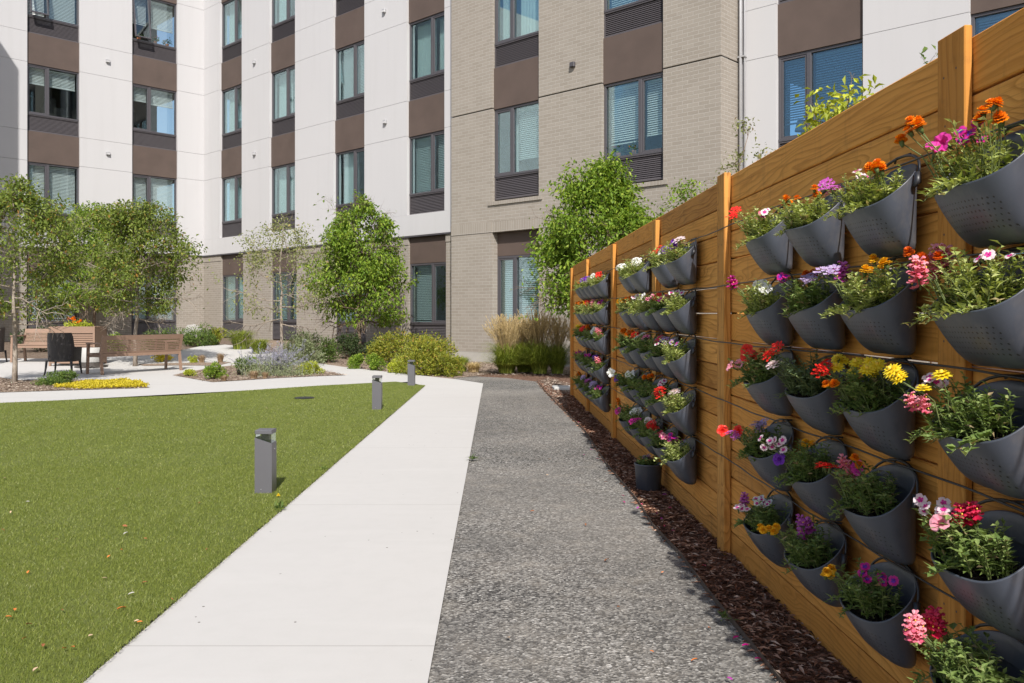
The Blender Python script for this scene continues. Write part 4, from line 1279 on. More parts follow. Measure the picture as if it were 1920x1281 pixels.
def tree(label, x, y, base, crown, leaf, bark, trunk_h, r0, seed, nlimb=13, dens=1., lsize=.06, droop=.1, cone=False, name='tree', cat='tree', sparse=1., group=None, skew=(0, 0), lean=0.):
    """crown = (radius x, radius y, bottom z, top z)"""
    rs = np.random.RandomState(seed)
    t = thing(name, label, cat, (x, y, base), rs.uniform(0, 6.28), group)
    t.rotation_euler = (0, 0, 0)
    rx, ry, zb, zt = crown
    tr = MB(); lv = MB(); zc = (zb+zt)/2; rz_ = (zt-zb)/2
    # main leader
    top = zb+(zt-zb)*.86; n = 9; L = []
    p = np.array((0., 0., -.1))
    for i in range(n+1):
        u = i/n; L.append(np.array((rs.normal(0, .018)*(.3+u*2)+skew[0]*max(0, u-.25)+lean*u, rs.normal(0, .018)*(.3+u*2)+skew[1]*max(0, u-.25), -.05+(top+.05)*u)))
    tr.tube(L, [r0*(1-.82*(i/n))*(1.18 if i == 0 else 1) for i in range(n+1)], 9)
    P, D = [], []

    def at(z):
        u = min(.999, max(0, (z+.05)/(top+.05)))*n; a = int(u); w = u-a; return L[a]*(1-w)+L[min(n, a+1)]*w, r0*(1-.82*u/n)

    def branch(p, d, length, r, depth):
        seg = 4 if depth < 2 else 3; pts = [p]
        for k in range(seg):
            d = d+rs.normal(0, .16, 3)+np.array((0, 0, .05 if depth == 0 else -droop*.4)); d /= np.linalg.norm(d)
            p = p+d*length/seg; pts.append(p)
        tr.tube(pts, [r*(1-.6*k/seg) for k in range(seg+1)], 5 if depth < 2 else 3, cap=False)
        if depth == 2:
            m = max(3, int(22*dens*rs.uniform(.5, 1.4)))
            for k in range(m):
                w = rs.rand(); q = pts[1]*(1-w)+pts[-1]*w if rs.rand() < .7 else pts[-1]
                P.append(q+rs.normal(0, lsize*1.15, 3)); dd = d*.5+rs.normal(0, .6, 3); dd[2] -= droop+.15; D.append(dd)
            return
        nb = {0: 8, 1: 6}[depth]; nb = max(2, int(round(nb*sparse*rs.uniform(.7, 1.3))))
        for k in range(nb):
            w = (k+.6+rs.uniform(-.2, .2))/nb; w = .22+.78*w; u = min(seg-.001, w*seg); a = int(u); q = pts[a]*(1-(u-a))+pts[a+1]*(u-a)
            ax = rs.normal(0, 1, 3); ax -= d*ax.dot(d); ax /= np.linalg.norm(ax)
            nd = d*.75+ax*.8; nd[2] += .10; nd /= np.linalg.norm(nd)
            branch(q, nd, length*(.50 if depth == 0 else .52)*rs.uniform(.75, 1.2), r*.5, depth+1)
    for i in range(nlimb):
        u = (i+.3)/nlimb; z0 = zb*.94+(top-zb)*u*.93+(0 if trunk_h is None else 0); z0 = max(z0, trunk_h*(1 if i else 1))
        q, rr_ = at(z0); ang = i*2.4+rs.uniform(-.4, .4)
        zr = (z0-zb)/(zt-zb)
        prof = (math.sin(math.pi*min(1, (zr+.28)/1.15))**.8 if not cone else (.35+.65*(1-zr))*min(1, .65+zr*2.5))
        rad = prof*rs.uniform(.72, 1.12)
        up = -.12+1.1*zr
        d = np.array((math.cos(ang)*rx*rad, math.sin(ang)*ry*rad, up*min(rx, ry)*rad*.8)); ln = np.linalg.norm(d)
        branch(q, d/ln, ln*.83, max(.006, rr_*.55), 0)
    for k in range(max(2, int(5*sparse))): branch(L[-1], np.array((rs.normal(0, .45), rs.normal(0, .45), 1.)), (zt-top)*rs.uniform(.6, .95), r0*.16, 1)
    P = np.array(P); D = np.array(D)
    # leaves thin out where the crown ends
    ax_ = skew[0]*np.clip((P[:, 2]-zb)/(zt-zb), 0, 1)
    q = np.hypot((P[:, 0]-ax_)/rx, P[:, 1]/ry); v = (P[:, 2]-zb)/(zt-zb)
    lim = np.sqrt(np.clip(1-((P[:, 2]-zc)/rz_)**2, 0, 1))**.75 if not cone else np.clip(np.where(v < .3, .45+v*1.85, 1.0*(1.02-v)/.72), .0, 1.1)**.85
    th_ = np.arctan2(P[:, 1], P[:, 0]); lob = 1+.17*np.sin(th_*3+seed+P[:, 2]*2.3)+.15*np.sin(P[:, 2]*5.1+seed*1.7+th_*2)-.06
    keep = (q < lim*lob*rs.uniform(.85, 1.18, len(P))) & (P[:, 2] < zt+rs.uniform(-.1, .12, len(P))) & (P[:, 2] > zb-.1)
    gap = np.sin(P[:, 0]*5.3+seed)*np.sin(P[:, 1]*4.7+seed*2.1)*np.sin(P[:, 2]*4.9+seed*.7)   # hollows between the boughs
    keep &= (gap < .30) | (rs.rand(len(P)) < .25)
    keep |= rs.rand(len(P)) < .02*((P[:, 2] < zt) & (P[:, 2] > zb))
    P = P[keep]; D = D[keep]; nn = len(P)
    N = rs.normal(0, .5, (nn, 3))+np.array((0, 0, 1.))
    lv.leaves(P, D, N, lsize*rs.uniform(.6, 1.25, nn), lsize*.55*rs.uniform(.7, 1.2, nn), np.clip(rs.normal(.5, .24, nn), 0, 1))
    tr.build('trunk', bark, t); lv.build('crown', leaf, t)
    return t


def shrub(label, x, y, base, rx, ry, h, leaf, seed, n=2600, ls=.05, name='shrub', cat='shrub', group=None, twig=True, flat=False, kind='round', extra=None):
    rs = np.random.RandomState(seed)
    t = thing(name, label, cat, (x, y, base), 0, group)
    nc = max(7, int(n/170)); cl_ = []
    for i in range(nc):
        a = rs.uniform(0, 6.28); r = math.sqrt(rs.rand())*.78; z = rs.uniform(.15, 1.)
        k = math.sqrt(max(.05, 1-(z*.85)**2.2))
        cl_.append((r*k*math.cos(a)*rx, r*k*math.sin(a)*ry, h*(z*.82 if not flat else .5)*rs.uniform(.85, 1.08), rs.uniform(.20, .36)))
    P, D, N = [], [], []
    for (cx, cy, cz, s) in cl_:
        m = int(n/nc); q = rs.normal(0, 1, (m, 3)); q /= np.linalg.norm(q, axis=1, keepdims=True)
        rad = rs.uniform(.55, 1.1, (m, 1))**.6*rs.uniform(.75, 1.15, (m, 1))
        off = q*rad*np.array((rx*s*1.5, ry*s*1.5, h*s*1.05))
        pp = np.array((cx, cy, cz))+off; pp[:, 2] = np.abs(pp[:, 2])+.01
        P.append(pp); D.append(q*.8+rs.normal(0, .5, (m, 3))+np.array((0, 0, .45))); N.append(q*.8+rs.normal(0, .45, (m, 3))+np.array((0, 0, .4)))
    P = np.concatenate(P); D = np.concatenate(D); N = np.concatenate(N); nn = len(P)
    mats = [leaf] if extra is None else [leaf, extra]
    lv = MB()
    if extra is not None:
        k = (rs.rand(nn) < .2) & (P[:, 2] > h*.45)
        lv.leaves(P[~k], D[~k], N[~k], ls*rs.uniform(.6, 1.3, (~k).sum()), ls*.5, np.clip(rs.normal(.5, .25, (~k).sum()), 0, 1))
        lv.leaves(P[k], D[k], N[k], ls*.9, ls*.5, rs.rand(k.sum()), 1)
    else: lv.leaves(P, D, N, ls*rs.uniform(.6, 1.3, nn), ls*.5*rs.uniform(.7, 1.2, nn), np.clip(rs.normal(.5, .25, nn), 0, 1))
    lv.build('foliage', mats, t)
    st = MB()
    for i in range(min(26, nc+4)):
        c = cl_[i % nc]; st.tube([(rs.normal(0, rx*.1), rs.normal(0, ry*.1), -.02), (c[0]*.6, c[1]*.6, c[2]*.6), (c[0]*1.1, c[1]*1.1, c[2]*1.12)], [.012, .008, .003], 4, cap=False)
    st.build('stems', M['bark2'], t)
    return t


def grass(label, x, y, base, r, h, n, mats, seed, plume=False, group=None, name='ornamental_grass', spread=.5, w=.006):
    rs = np.random.RandomState(seed); t = thing(name, label, 'grass plant', (x, y, base), 0, group); m = MB()
    a = rs.uniform(0, 6.28, n); rr_ = r*.35*np.sqrt(rs.rand(n)); bx, by = np.cos(a)*rr_, np.sin(a)*rr_
    H = h*(rs.uniform(.5, 1.05, n) if not plume else .22+.42*rs.rand(n)**1.6); out = spread*rs.uniform(.15, 1., n)*r*1.6
    out = out*(1.9 if plume else 1.); a2 = a+rs.normal(0, .5, n); seg = 5; V = np.zeros((n, (seg+1)*2, 3)); pa = a2+math.pi/2
    for k in range(seg+1):
        u = k/seg; px = bx+np.cos(a2)*out*u**1.8; py = by+np.sin(a2)*out*u**1.8; pz = H*np.sin(u*np.pi*.5*rs.uniform(.98, 1.02))*(1-.22*u**3*rs.uniform(.5, 1.5, n))
        ww = w*(1-u*.85)
        V[:, 2*k] = np.stack([px-np.cos(pa)*ww, py-np.sin(pa)*ww, pz], 1); V[:, 2*k+1] = np.stack([px+np.cos(pa)*ww, py+np.sin(pa)*ww, pz], 1)
    F = np.array([[2*k, 2*k+1, 2*k+3, 2*k+2] for k in range(seg)])[None]+(np.arange(n)*(seg+1)*2)[:, None, None]
    m.add(V.reshape(-1, 3), F.reshape(-1, 4), 0, np.repeat(np.clip(rs.normal(.5, .25, n), 0, 1), seg))
    m.build('blades', mats[0], t)
    if plume:
        q = MB(); P, D = [], []
        for i in range(int(n*.12)):
            a = rs.uniform(0, 6.28); o = rs.uniform(.1, 1)*r*1.15; hh = h*rs.uniform(.72, 1.04); e = np.array((math.cos(a)*o, math.sin(a)*o, hh))
            b = np.array((math.cos(a)*r*.2*rs.rand(), math.sin(a)*r*.2*rs.rand(), 0.)); mid = (b+e)/2+np.array((-e[0]*.12, -e[1]*.12, .08*h))
            q.tube([b, mid, e], [.0035, .003, .002], 3, 0, .2*rs.rand(), cap=False)
            d = (e-mid)/np.linalg.norm(e-mid)
            for k in range(22): P.append(e-d*h*.22*rs.rand()+rs.normal(0, .005, 3)); D.append(d+rs.normal(0, .16, 3))
        P = np.array(P); D = np.array(D); q.leaves(P, D, rs.normal(0, 1, P.shape), .04, .008, rs.rand(len(P)))
        q.build('seed_heads', mats[1], t)
    return t


GT = 'young trees around the courtyard'
x, y, z = ground(26.6, 720); tree('multi-branched olive green tree at the far left beside the dark wicker chair', x, y, z, (1.42, 1.3, 1.12, 3.7), TL['olive'], M['bark'], 1.0, .046, 4, 23, .68, .076, .1, group=GT)
x, y, z = ground(254, 664); tree('round olive green tree rising behind the slatted bench', x, y, z, (1.38, 1.3, 1.15, 3.9), TL['olive'], M['bark'], 1.05, .05, 8, 24, .85, .085, .1, group=GT)
x, y = -14.3, 29.6; tree('leafy bright green tree behind the round olive tree and benches', x, y, gz(x, y), (1.65, 1.5, 1.0, 4.75), TL['maple'], M['bark2'], 1.0, .06, 15, 22, .95, .10, .25, group=GT)
x, y, z = ground(527, 690); tree('sparse pale tree with open airy crown in the lavender island', x, y, z, (1.55, 1.4, 1.0, 3.55), TL['pale'], M['bark'], 1.0, .042, 23, 15, .46, .066, .08, sparse=.85, group=GT)
x, y, z = ground(673, 668); tree('dense bright green cone shaped maple before the grey brick wall', x, y, z, (1.85, 1.6, .95, 4.55), TL['maple'], M['bark2'], .95, .06, 31, 32, .75, .11, .25, cone=True, group=GT)
tree('full bright green tree behind the far end of the fence', 1.66, 16.2, 0, (1.38, 1.2, 1.12, 4.25), TL['maple'], M['bark2'], 1.0, .05, 38, 30, 1.0, .09, .2, group=GT)
GS = 'slender saplings behind the fence'
tree('thin sapling behind the fence in front of the brick bay', 3.05, 14.6, 0, (.80, .6, 2.0, 3.55), TL['maple'], M['bark2'], 1.9, .03, 41, 8, .5, .075, .1, sparse=.7, group=GS, name='sapling')
tree('wispy sapling behind the fence between brick bay and white wall', 2.95, 11.0, 0, (.62, .5, 2.0, 3.75), TL['pale'], M['bark2'], 1.9, .022, 45, 7, .38, .05, .1, sparse=.62, group=GS, name='sapling')
tree('sapling behind the fence reaching across the blue windows', 2.50, 6.55, 0, (.40, .36, 2.35, 3.10), TL['lime'], M['bark2'], 2.3, .014, 52, 9, .42, .068, .2, sparse=.55, group=GS, name='sapling')
tree('small sapling tip showing above the fence near the wide post', 2.62, 5.42, 0, (.10, .12, 2.1, 2.95), TL['green'], M['bark2'], 2.0, .010, 53, 4, .4, .05, .35, sparse=.42, group=GS, name='sapling')


def sg(label, px, py, wpx, hpx, leaf, seed, n=2200, ls=.05, **k):
    x, y, z = ground(px, py); w = wpx/F_*y/2; h = hpx/F_*y
    y2 = y+min(w*.6, .5); sc_ = y2/y
    return shrub(label, x*sc_, y2, gz(x*sc_, y2)-.01, w*k.pop('wx', 1.)*.92, min(w, .9)*.8, h*.90, leaf, seed, n, ls, **k)


G1 = 'shrubs planted along the building wall'
sg('fine textured green shrub left of the pale rock by the wall', 372, 648, 74, 44, TL['green'], 1, 2600, .06, group=G1)
sg('yellow-green shrub beside the green one near the inner corner', 409, 647, 46, 36, TL['gold'], 2, 1800, .06, group=G1)
sg('wide low green shrub under the window behind the right bench', 305, 652, 110, 48, TL['green'], 3, 2600, .06, group=G1)
sg('small green shrub showing behind the middle of the benches', 210, 652, 52, 34, TL['maple'], 4, 1200, .06, group=G1)
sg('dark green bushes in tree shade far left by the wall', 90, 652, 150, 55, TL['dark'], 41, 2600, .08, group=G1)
sg('tall silvery sage shrub right of the sparse tree', 565, 661, 92, 62, TL['sage'], 5, 3800, .055, group=G1)
sg('dark green rounded shrub in front of the sage shrub', 577, 676, 66, 58, TL['green'], 6, 2800, .05, group=G1)
sg('mid green upright shrub left of the maple trunk', 616, 680, 44, 52, TL['green'], 7, 2000, .05, group=G1)
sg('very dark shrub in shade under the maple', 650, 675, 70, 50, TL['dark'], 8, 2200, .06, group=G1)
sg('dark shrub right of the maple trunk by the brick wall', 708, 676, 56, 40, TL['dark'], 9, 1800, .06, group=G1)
sg('low light green shrub at the foot of the maple', 672, 692, 44, 32, TL['maple'], 10, 1500, .045, group=G1)
sg('low light green shrub just right of the maple foot', 702, 695, 42, 34, TL['maple'], 11, 1400, .045, group=G1)
sg('large golden green shrub below the grey grille', 735, 686, 112, 66, TL['gold'], 12, 4200, .06, group=G1)
sg('broad golden shrub with tan tips next to the brick corner', 800, 704, 150, 84, TL['gold'], 13, 6000, .058, group=G1)
sg('golden shrub behind against the brick pier', 800, 676, 96, 50, TL['gold'], 14, 2600, .06, group=G1)
sg('low lime green shrub left of the farthest bollard light', 746, 700, 56, 34, TL['lime'], 15, 1700, .045, group=G1)
sg('low green shrub directly behind the farthest bollard light', 842, 706, 60, 50, TL['gold'], 16, 2200, .05, group=G1)
G2 = 'low plants in the paved plaza beds'
sg('small round green mound at the left of the plaza island', 402, 713, 56, 36, TL['maple'], 17, 1500, .042, group=G2)
sg('tiny lime and green mound at the island tip', 357, 707, 32, 14, TL['lime'], 18, 700, .035, group=G2)
sg('dark green mound left of the lavender', 457, 700, 48, 32, TL['green'], 19, 1500, .042, group=G2)
sg('bright green mound behind the dark mound by the lavender', 474, 695, 34, 25, TL['maple'], 20, 1200, .042, group=G2)
sg('lime yellow mound at the right end of the island', 580, 703, 52, 24, TL['lime'], 21, 1600, .042, group=G2)
sg('green mound at the foot of the far left tree', 111, 724, 84, 28, TL['green'], 22, 2600, .04, group=G2)
sg('small yellow mound in the strip behind the plaza path', 361, 680, 18, 14, TL['lime'], 23, 500, .04, group=G2)
sg('yellow and tan mound in the strip behind the right bench', 306, 677, 50, 12, TL['yellow'], 24, 900, .04, group=G2)
G3 = 'dry tufts in the plaza beds'
for i, (px, py, w, h, lab) in enumerate(((378, 679, 30, 16, 'dry tan tuft beside the small yellow mound'), (413, 679, 28, 20, 'dry tan tuft at the right end of the back strip'),
                                       (476, 711, 34, 18, 'dry orange tan tuft below the lavender'), (420, 715, 22, 12, 'dry tan tuft right of the round green mound'), (497, 710, 24, 14, 'short dry tuft under the lavender stems'))):
    x, y, z = ground(px, py); grass(lab, x, y, z, w/F_*y*.5, h/F_*y, 220, (TL['dry'],), 60+i, group=G3, name='dry_grass', w=.005)
G4 = 'grasses along the building wall'
for i, (px, py, w, h, n, mt, pl, lab) in enumerate((
        (452, 650, 66, 40, 1300, 'grassg', 0, 'arching green grass clump left of the lavender by the wall'),
        (485, 653, 50, 32, 900, 'grassg', 0, 'smaller arching green grass clump behind the lavender'),
        (865, 697, 46, 30, 500, 'grassg', 0, 'thin green grass at the foot of the brick pier'),
        (888, 699, 44, 20, 420, 'straw', 0, 'short straw coloured grass before the brick pier'),
        (950, 701, 66, 106, 1800, 'grassg', 1, 'feather reed grass with tan plumes left of the pair before the low window'),
        (985, 699, 64, 102, 1600, 'grassg', 1, 'feather reed grass with tan plumes below the brick bay window'),
        (1012, 702, 60, 116, 1500, 'grassg', 1, 'tall feather reed grass beside the fence end'),
        (1045, 702, 48, 104, 1200, 'grassg', 1, 'shaded feather reed grass nearest the fence end'),
        (1090, 703, 48, 100, 700, 'grassg', 1, 'feather reed grass hidden partly behind the fence'),
        (540, 655, 40, 26, 300, 'dry', 0, 'dry brown grass behind the sparse tree trunk'))):
    x, y, z = ground(px, py); y2 = y+.25
    grass(lab, x*y2/y, y2, z, w/F_*y*.62, h/F_*y2, n, (TL[mt], TL['straw']), 80+i, bool(pl), G4, w=.007)

# lavender
x, y, z = ground(508, 707)
t = thing('lavender_bush', 'wispy grey-violet flowering sage around the sparse tree', 'bush', (x, y+.3, z), 0)
rs = np.random.RandomState(77); m = MB(); P, D = [], []
for i in range(150):
    a = rs.uniform(0, 6.28); o = rs.uniform(.05, .95)**.8; h = rs.uniform(.35, .80)*(1-.35*o)
    b = np.array((rs.normal(0, .22), rs.normal(0, .12), 0)); e = np.array((b[0]+math.cos(a)*o*.55, b[1]+math.sin(a)*o*.35, h)); mid = (b+e)/2+np.array((-math.cos(a)*o*.06, 0, .06))
    m.tube([b, mid, e], [.004, .003, .002], 3, 0, rs.rand(), cap=False)
    for k in range(26):
        w = rs.rand()**.7; P.append(mid*(1-w)+e*w+rs.normal(0, .008, 3)); D.append(rs.normal(0, 1, 3)+np.array((0, 0, .6)))
P = np.array(P); D = np.array(D); n = len(P); m.leaves(P, D, rs.normal(0, 1, (n, 3)), .022, .012, rs.rand(n), 1)
m.build('flower_spikes', [TL['lavstem'], TL['lav']], t)
m = MB(); n = 2600; P = np.stack([rs.normal(0, .33, n), rs.normal(0, .2, n), np.abs(rs.normal(.1, .11, n))], 1)
m.leaves(P, rs.normal(0, 1, (n, 3))+np.array((0, 0, .8)), rs.normal(0, 1, (n, 3)), .05, .014, rs.rand(n)); m.build('foliage', TL['sage'], t)
# yellow ground cover
pts = [gp(100, 728), gp(150, 731), gp(235, 728.5), gp(279, 727.2), gp(262, 721), gp(235, 717), gp(205, 715.5), gp(150, 721)]
xs = [p[0] for p in pts]; ys = [p[1] for p in pts]; n = 16000; xx = RN.uniform(min(xs), max(xs), n); yy = RN.uniform(min(ys), max(ys), n); k = inpoly(xx, yy, pts); xx = xx[k]; yy = yy[k]; n = len(xx)
m = MB().leaves(np.stack([xx, yy, RN.uniform(.01, .07, n)*(.6+.4*np.sin(xx*7)*np.cos(yy*6))+.01], 1), RN.normal(0, 1, (n, 3))+np.array((0, 0, .7)), RN.normal(0, .6, (n, 3))+np.array((0, 0, 1)), .035, .02, RN.rand(n))
tag(m.build('ground_cover', TL['yellow']), 'low bright yellow ground cover at the edge of the front bed', 'ground cover', kind='stuff')

# ------------------------------------------------------------------ furniture
def bench(label, x, y, ang, length=1.84):
    """local x along the bench, +y is the side one sits on; back stands at y=0"""
    t = thing('park_bench', label, 'bench', (x, y, gz(x, y)), ang, 'slatted benches on the plaza'); L = length; bm_ = M['benchm']
    for s in (0, 1):
        x0 = s*(L-.05)
        m = MB(); lean = -.06                                          # rear leg runs up into the back frame
        V = [];
        for (z, yy, d) in ((0, -.045, .042), (.42, .02, .05), (.80, -.09, .032)):
            V += [(x0, yy-d/2, z), (x0+.05, yy-d/2, z), (x0+.05, yy+d/2, z), (x0, yy+d/2, z)]
        m.add(V, [(0, 3, 2, 1), (8, 9, 10, 11)]+[(a*4+k, a*4+(k+1) % 4, a*4+4+(k+1) % 4, a*4+4+k) for a in (0, 1) for k in range(4)])
        m.build('leg', bm_, t)
        m = MB(); V = []
        for (z, yy, d) in ((0, .53, .036), (.62, .49, .05)):
            V += [(x0, yy-d/2, z), (x0+.05, yy-d/2, z), (x0+.05, yy+d/2, z), (x0, yy+d/2, z)]
        m.add(V, [(0, 3, 2, 1), (4, 5, 6, 7)]+[(k, (k+1) % 4, 4+(k+1) % 4, 4+k) for k in range(4)]); m.build('leg', bm_, t)
        MB().bevbox(x0-.008, x0+.058, -.03, .54, .62, .65, .006).build('armrest', bm_, t)
        MB().bevbox(x0+.006, x0+.044, .045, .465, .355, .41, .004).build('side_rail', bm_, t)
    m = MB()

    def slat(z0, z1):
        f = lambda z: .02-(z-.42)/.38*.11
        y0, y1 = f(z0), f(z1); V = []
        for xx in (.05, L-.05): V += [(xx, y0-.014, z0), (xx, y0+.014, z0), (xx, y1+.014, z1), (xx, y1-.014, z1)]
        m.add(V, [(0, 1, 2, 3), (4, 7, 6, 5), (0, 4, 5, 1), (1, 5, 6, 2), (2, 6, 7, 3), (3, 7, 4, 0)])
    slat(.695, .80); slat(.43, .475)
    for i in range(6): slat(.487+i*.0345, .487+i*.0345+.024)
    for u in (.335, .665):
        xx = L*u
        m.add([(xx-.02, .03, .44), (xx+.02, .03, .44), (xx+.02, -.045, .72), (xx-.02, -.045, .72), (xx-.02, .002, .44), (xx+.02, .002, .44), (xx+.02, -.072, .72), (xx-.02, -.072, .72)], [(0, 1, 2, 3), (4, 7, 6, 5), (0, 3, 7, 4), (1, 5, 6, 2)])
    m.build('backrest', bm_, t)
    m = MB()
    for i in range(7): m.bevbox(.05, L-.05, .05+i*.068, .05+i*.068+.056, .41, .432, .003)
    m.build('seat', bm_, t)
    m = MB().bevbox(.05, L-.05, .478, .50, .345, .405, .003); m.bevbox(.05, L-.05, -.005, .017, .36, .425, .003); m.build('apron', bm_, t)
    return t


x0, y0, _ = ground(187.5, 703.4); x1, y1, _ = ground(339, 694)
a = math.atan2(y1-y0, x1-x0)
bench('brown slatted bench seen from behind, right of the dark wicker chair', x0, y0, a, math.hypot(x1-x0, y1-y0))
# second bench turned towards the camera: seat side is -y
x0, y0, _ = ground(176, 678); bench('brown slatted bench facing the camera behind the dark wicker chair', x0, y0+.2, math.pi-.03, 1.86)

t = thing('planter_box', 'brown slatted planter box with orange and yellow flowers behind the facing bench', 'planter', (0, 0, 0))
X, Y, Z = ground(92, 664); t.location = (X, Y, Z); t.rotation_euler = (0, 0, .02)
w = 86/F_*Y; m = MB(); dd = .55; hh = .92
m.bevbox(0, w, -.02, 0, hh-.16, hh, .004); m.bevbox(0, w, -.02, 0, .06, .14, .004)
for i in range(12): m.bevbox(.04, w-.04, -.015, -.002, .15+i*.05, .15+i*.05+.04, .003)
for (xa, ya) in ((0, -.03), (w-.05, -.03), (0, dd), (w-.05, dd)): m.bevbox(xa, xa+.05, ya, ya+.05, 0, hh, .004)
m.bevbox(w-.02, w, .0, dd, .06, hh, .004); m.bevbox(0, .02, 0, dd, .06, hh, .004); m.bevbox(0, w, dd, dd+.02, .06, hh, .004)
m.build('box', M['benchm'], t); MB().box(.02, w-.02, 0, dd, .5, hh-.06).build('soil', M['soil'], t)
m = MB(); n = 700; P = np.stack([RN.uniform(w*.25, w*.75, n), RN.uniform(.05, dd-.05, n), hh-.06+np.abs(RN.normal(0, .07, n))], 1)
m.leaves(P, RN.normal(0, 1, (n, 3))+np.array((0, 0, .8)), RN.normal(0, 1, (n, 3)), .06, .03, RN.rand(n))
o = m.build('flowering_plant', [TL['lime']], None, t.location, .02); tag(o, 'yellow-green foliage with orange blooms in the brown planter box', 'plant')
m = MB(); 
for i in range(7):
    c = (w*.25+RN.uniform(0, w*.4), RN.uniform(.05, .3), hh+RN.uniform(.08, .22)); q = RN.normal(0, 1, (24, 3)); m.leaves(np.array([c]*24), q, RN.normal(0, 1, (24, 3)), .045, .03, RN.rand(24))
m.build('blooms', PM['orange'], o)


def wicker(label, x, y, ang):
    """barrel armchair; back towards -y"""
    t = thing('wicker_armchair', label, 'chair', (x, y, gz(x, y)), ang, 'dark wicker armchairs on the plaza')
    m = MB(); n = 26; V = []
    hs = []
    for i in range(n+1):
        u = i/n*2-1                                                     # -1 .. 1 round the back from arm to arm
        a = u*1.9; s = abs(u)
        px = .26*math.sin(a)*1.05; py = -.24*math.cos(a)
        if s > .62: px = math.copysign(.262, u); py = -.24*math.cos(1.18)+(s-.62)/.38*.36
        top = .86 if s < .48 else (.86-.30*sstep((s-.48)/.16) if s < .64 else .56-.02*(s-.64))
        fl = 1.0+.16*(top-.25)
        for (z, k) in ((.27, 1.), (top*.6+.1, 1.+.08*(top-.25)), (top, fl), (top-.002, fl-.13), (top*.6+.1, .87), (.27, .87)): V.append((px*k, py*k, z))
    F = [(i*6+k, (i+1)*6+k, (i+1)*6+(k+1) % 6, i*6+(k+1) % 6) for i in range(n) for k in range(6)]
    m.add(V, F, smooth=False); e = n*6; m.add(V, [(0, 1, 2, 3, 4, 5), (e+5, e+4, e+3, e+2, e+1, e)])
    m.build('backrest', M['wicker'], t)
    MB().bevbox(-.23, .23, -.19, .29, .27, .42, .03).build('seat', M['wicker'], t)
    for (sx, sy) in ((-1, -1), (1, -1), (-1, 1), (1, 1)):
        px, py = sx*.235, (-.20 if sy < 0 else .26)
        MB().tube([(px, py, .30), (px+sx*.012, py+sy*.01, .15), (px+sx*.03, py+sy*.03, 0)], [.027, .022, .015], 6).build('leg', M['wicker'], t)
    return t


xa, ya, _ = ground(80.4, 704.4); xb, yb, _ = ground(127, 703)
wicker('dark wicker armchair seen from behind between the two benches', (xa+xb)/2+.05, ya+.30, .12)
x, y, z = ground(-26, 681); wicker('dark wicker armchair half cut off at the far left', x+.15, y, 1.75)
x, y, z = ground(163, 690); t = thing('drum_table', 'pale concrete drum table with dark round base between the benches', 'table', (x, y+.2, z))
MB().lathe([(0, 0), (.34, 0), (.35, .01), (.35, .03), (.22, .045), (.22, .12), (0, .12)], 40).build('base', M['drumb'], t)
MB().lathe([(.0, .12), (.225, .12), (.23, .13), (.23, .44), (.22, .45), (0, .45)], 40).build('drum', M['drum'], t)

# bollard lights
def bollard(x, y, label, rz):
    t = thing('bollard_light', label, 'bollard light', (x, y, gz(x, y)+.010), rz, 'bollard lights along the walk')
    w, d, h = .059, .06, .436
    m = MB(); zl, zr = .385, .345                                       # the post is cut on a slope under the lens
    V = [(-w, -d, 0), (w, -d, 0), (w, d, 0), (-w, d, 0), (-w, -d, zl), (w, -d, zr), (w, d, zr), (-w, d, zl)]
    m.add(V, [(0, 3, 2, 1), (0, 1, 5, 4), (1, 2, 6, 5), (2, 3, 7, 6), (3, 0, 4, 7), (4, 5, 6, 7)]); m.build('post', M['boll'], t)
    MB().bevbox(-w, w, -d, d, .408, h, .003).build('cap', M['boll'], t)
    m = MB(); V = [(-w+.004, -d+.004, zl-.002), (w-.004, -d+.004, zr-.004), (w-.004, d-.004, zr-.004), (-w+.004, d-.004, zl-.002)]
    V += [(a, b, .41) for a, b, _ in V]
    m.add(V, [(0, 1, 5, 4), (1, 2, 6, 5), (2, 3, 7, 6), (3, 0, 4, 7)]); m.build('lens', M['lens'], t)
    MB().bevbox(-.028, .022, -.01, .05, .34, .41, .003).build('lamp_housing', M['boll'], t)
    m = MB(); m.lathe([(0, 0), (.004, 0), (.004, .003), (0, .003)], 10); o = m.build('screw', M['pipe'], t, (w+.001, .0, .30)); o.rotation_euler = (0, math.pi/2, 0)
    o = MB().lathe([(0, 0), (.003, 0), (.003, .002), (0, .002)], 8).build('screw', M['pipe'], t, (-.015, -d-.001, .03)); o.rotation_euler = (math.pi/2, 0, 0)
    return t


bollard(-1.712, 5.975+.03, 'dark grey square bollard light nearest the camera on the lawn', .0)
bollard(-1.745, 11.13+.06, 'dark grey square bollard light midway along the lawn edge', .02)
bollard(-1.735, 14.85+.06, 'dark grey square bollard light at the far tip of the lawn', -.01)

# odd bits
y = 29.4; x = (362-960)/F_*y
t = MB()
rs = np.random.RandomState(3); V = []; n = 14
for i in range(7):
    for k in range(n):
        a = 2*math.pi*k/n; ph = math.pi*i/6; r = .32*(1+rs.normal(0, .05)); V.append((r*math.sin(ph)*math.cos(a)*1.1, r*math.sin(ph)*math.sin(a)*.8, (.26+r*math.cos(ph))*.95))
t.add(V, [(i*n+k, i*n+(k+1) % n, (i+1)*n+(k+1) % n, (i+1)*n+k) for i in range(6) for k in range(n)], smooth=True)
tag(t.build('boulder', M['rock'], None, (x, y, gz(x, y))), 'pale rounded rock behind the green shrubs near the inner corner', 'rock')
x, y, z = ground(571, 748.5)
m = MB(); m.lathe([(0, .006), (.13, .006), (.14, .004), (.15, .0)], 32)
m.box(-.02, .02, -.05, .05, .004, .0085); tag(m.build('drain_cover', M['black'], None, (x, y, .02)), 'flat dark round utility cover set into the lawn', 'cover')
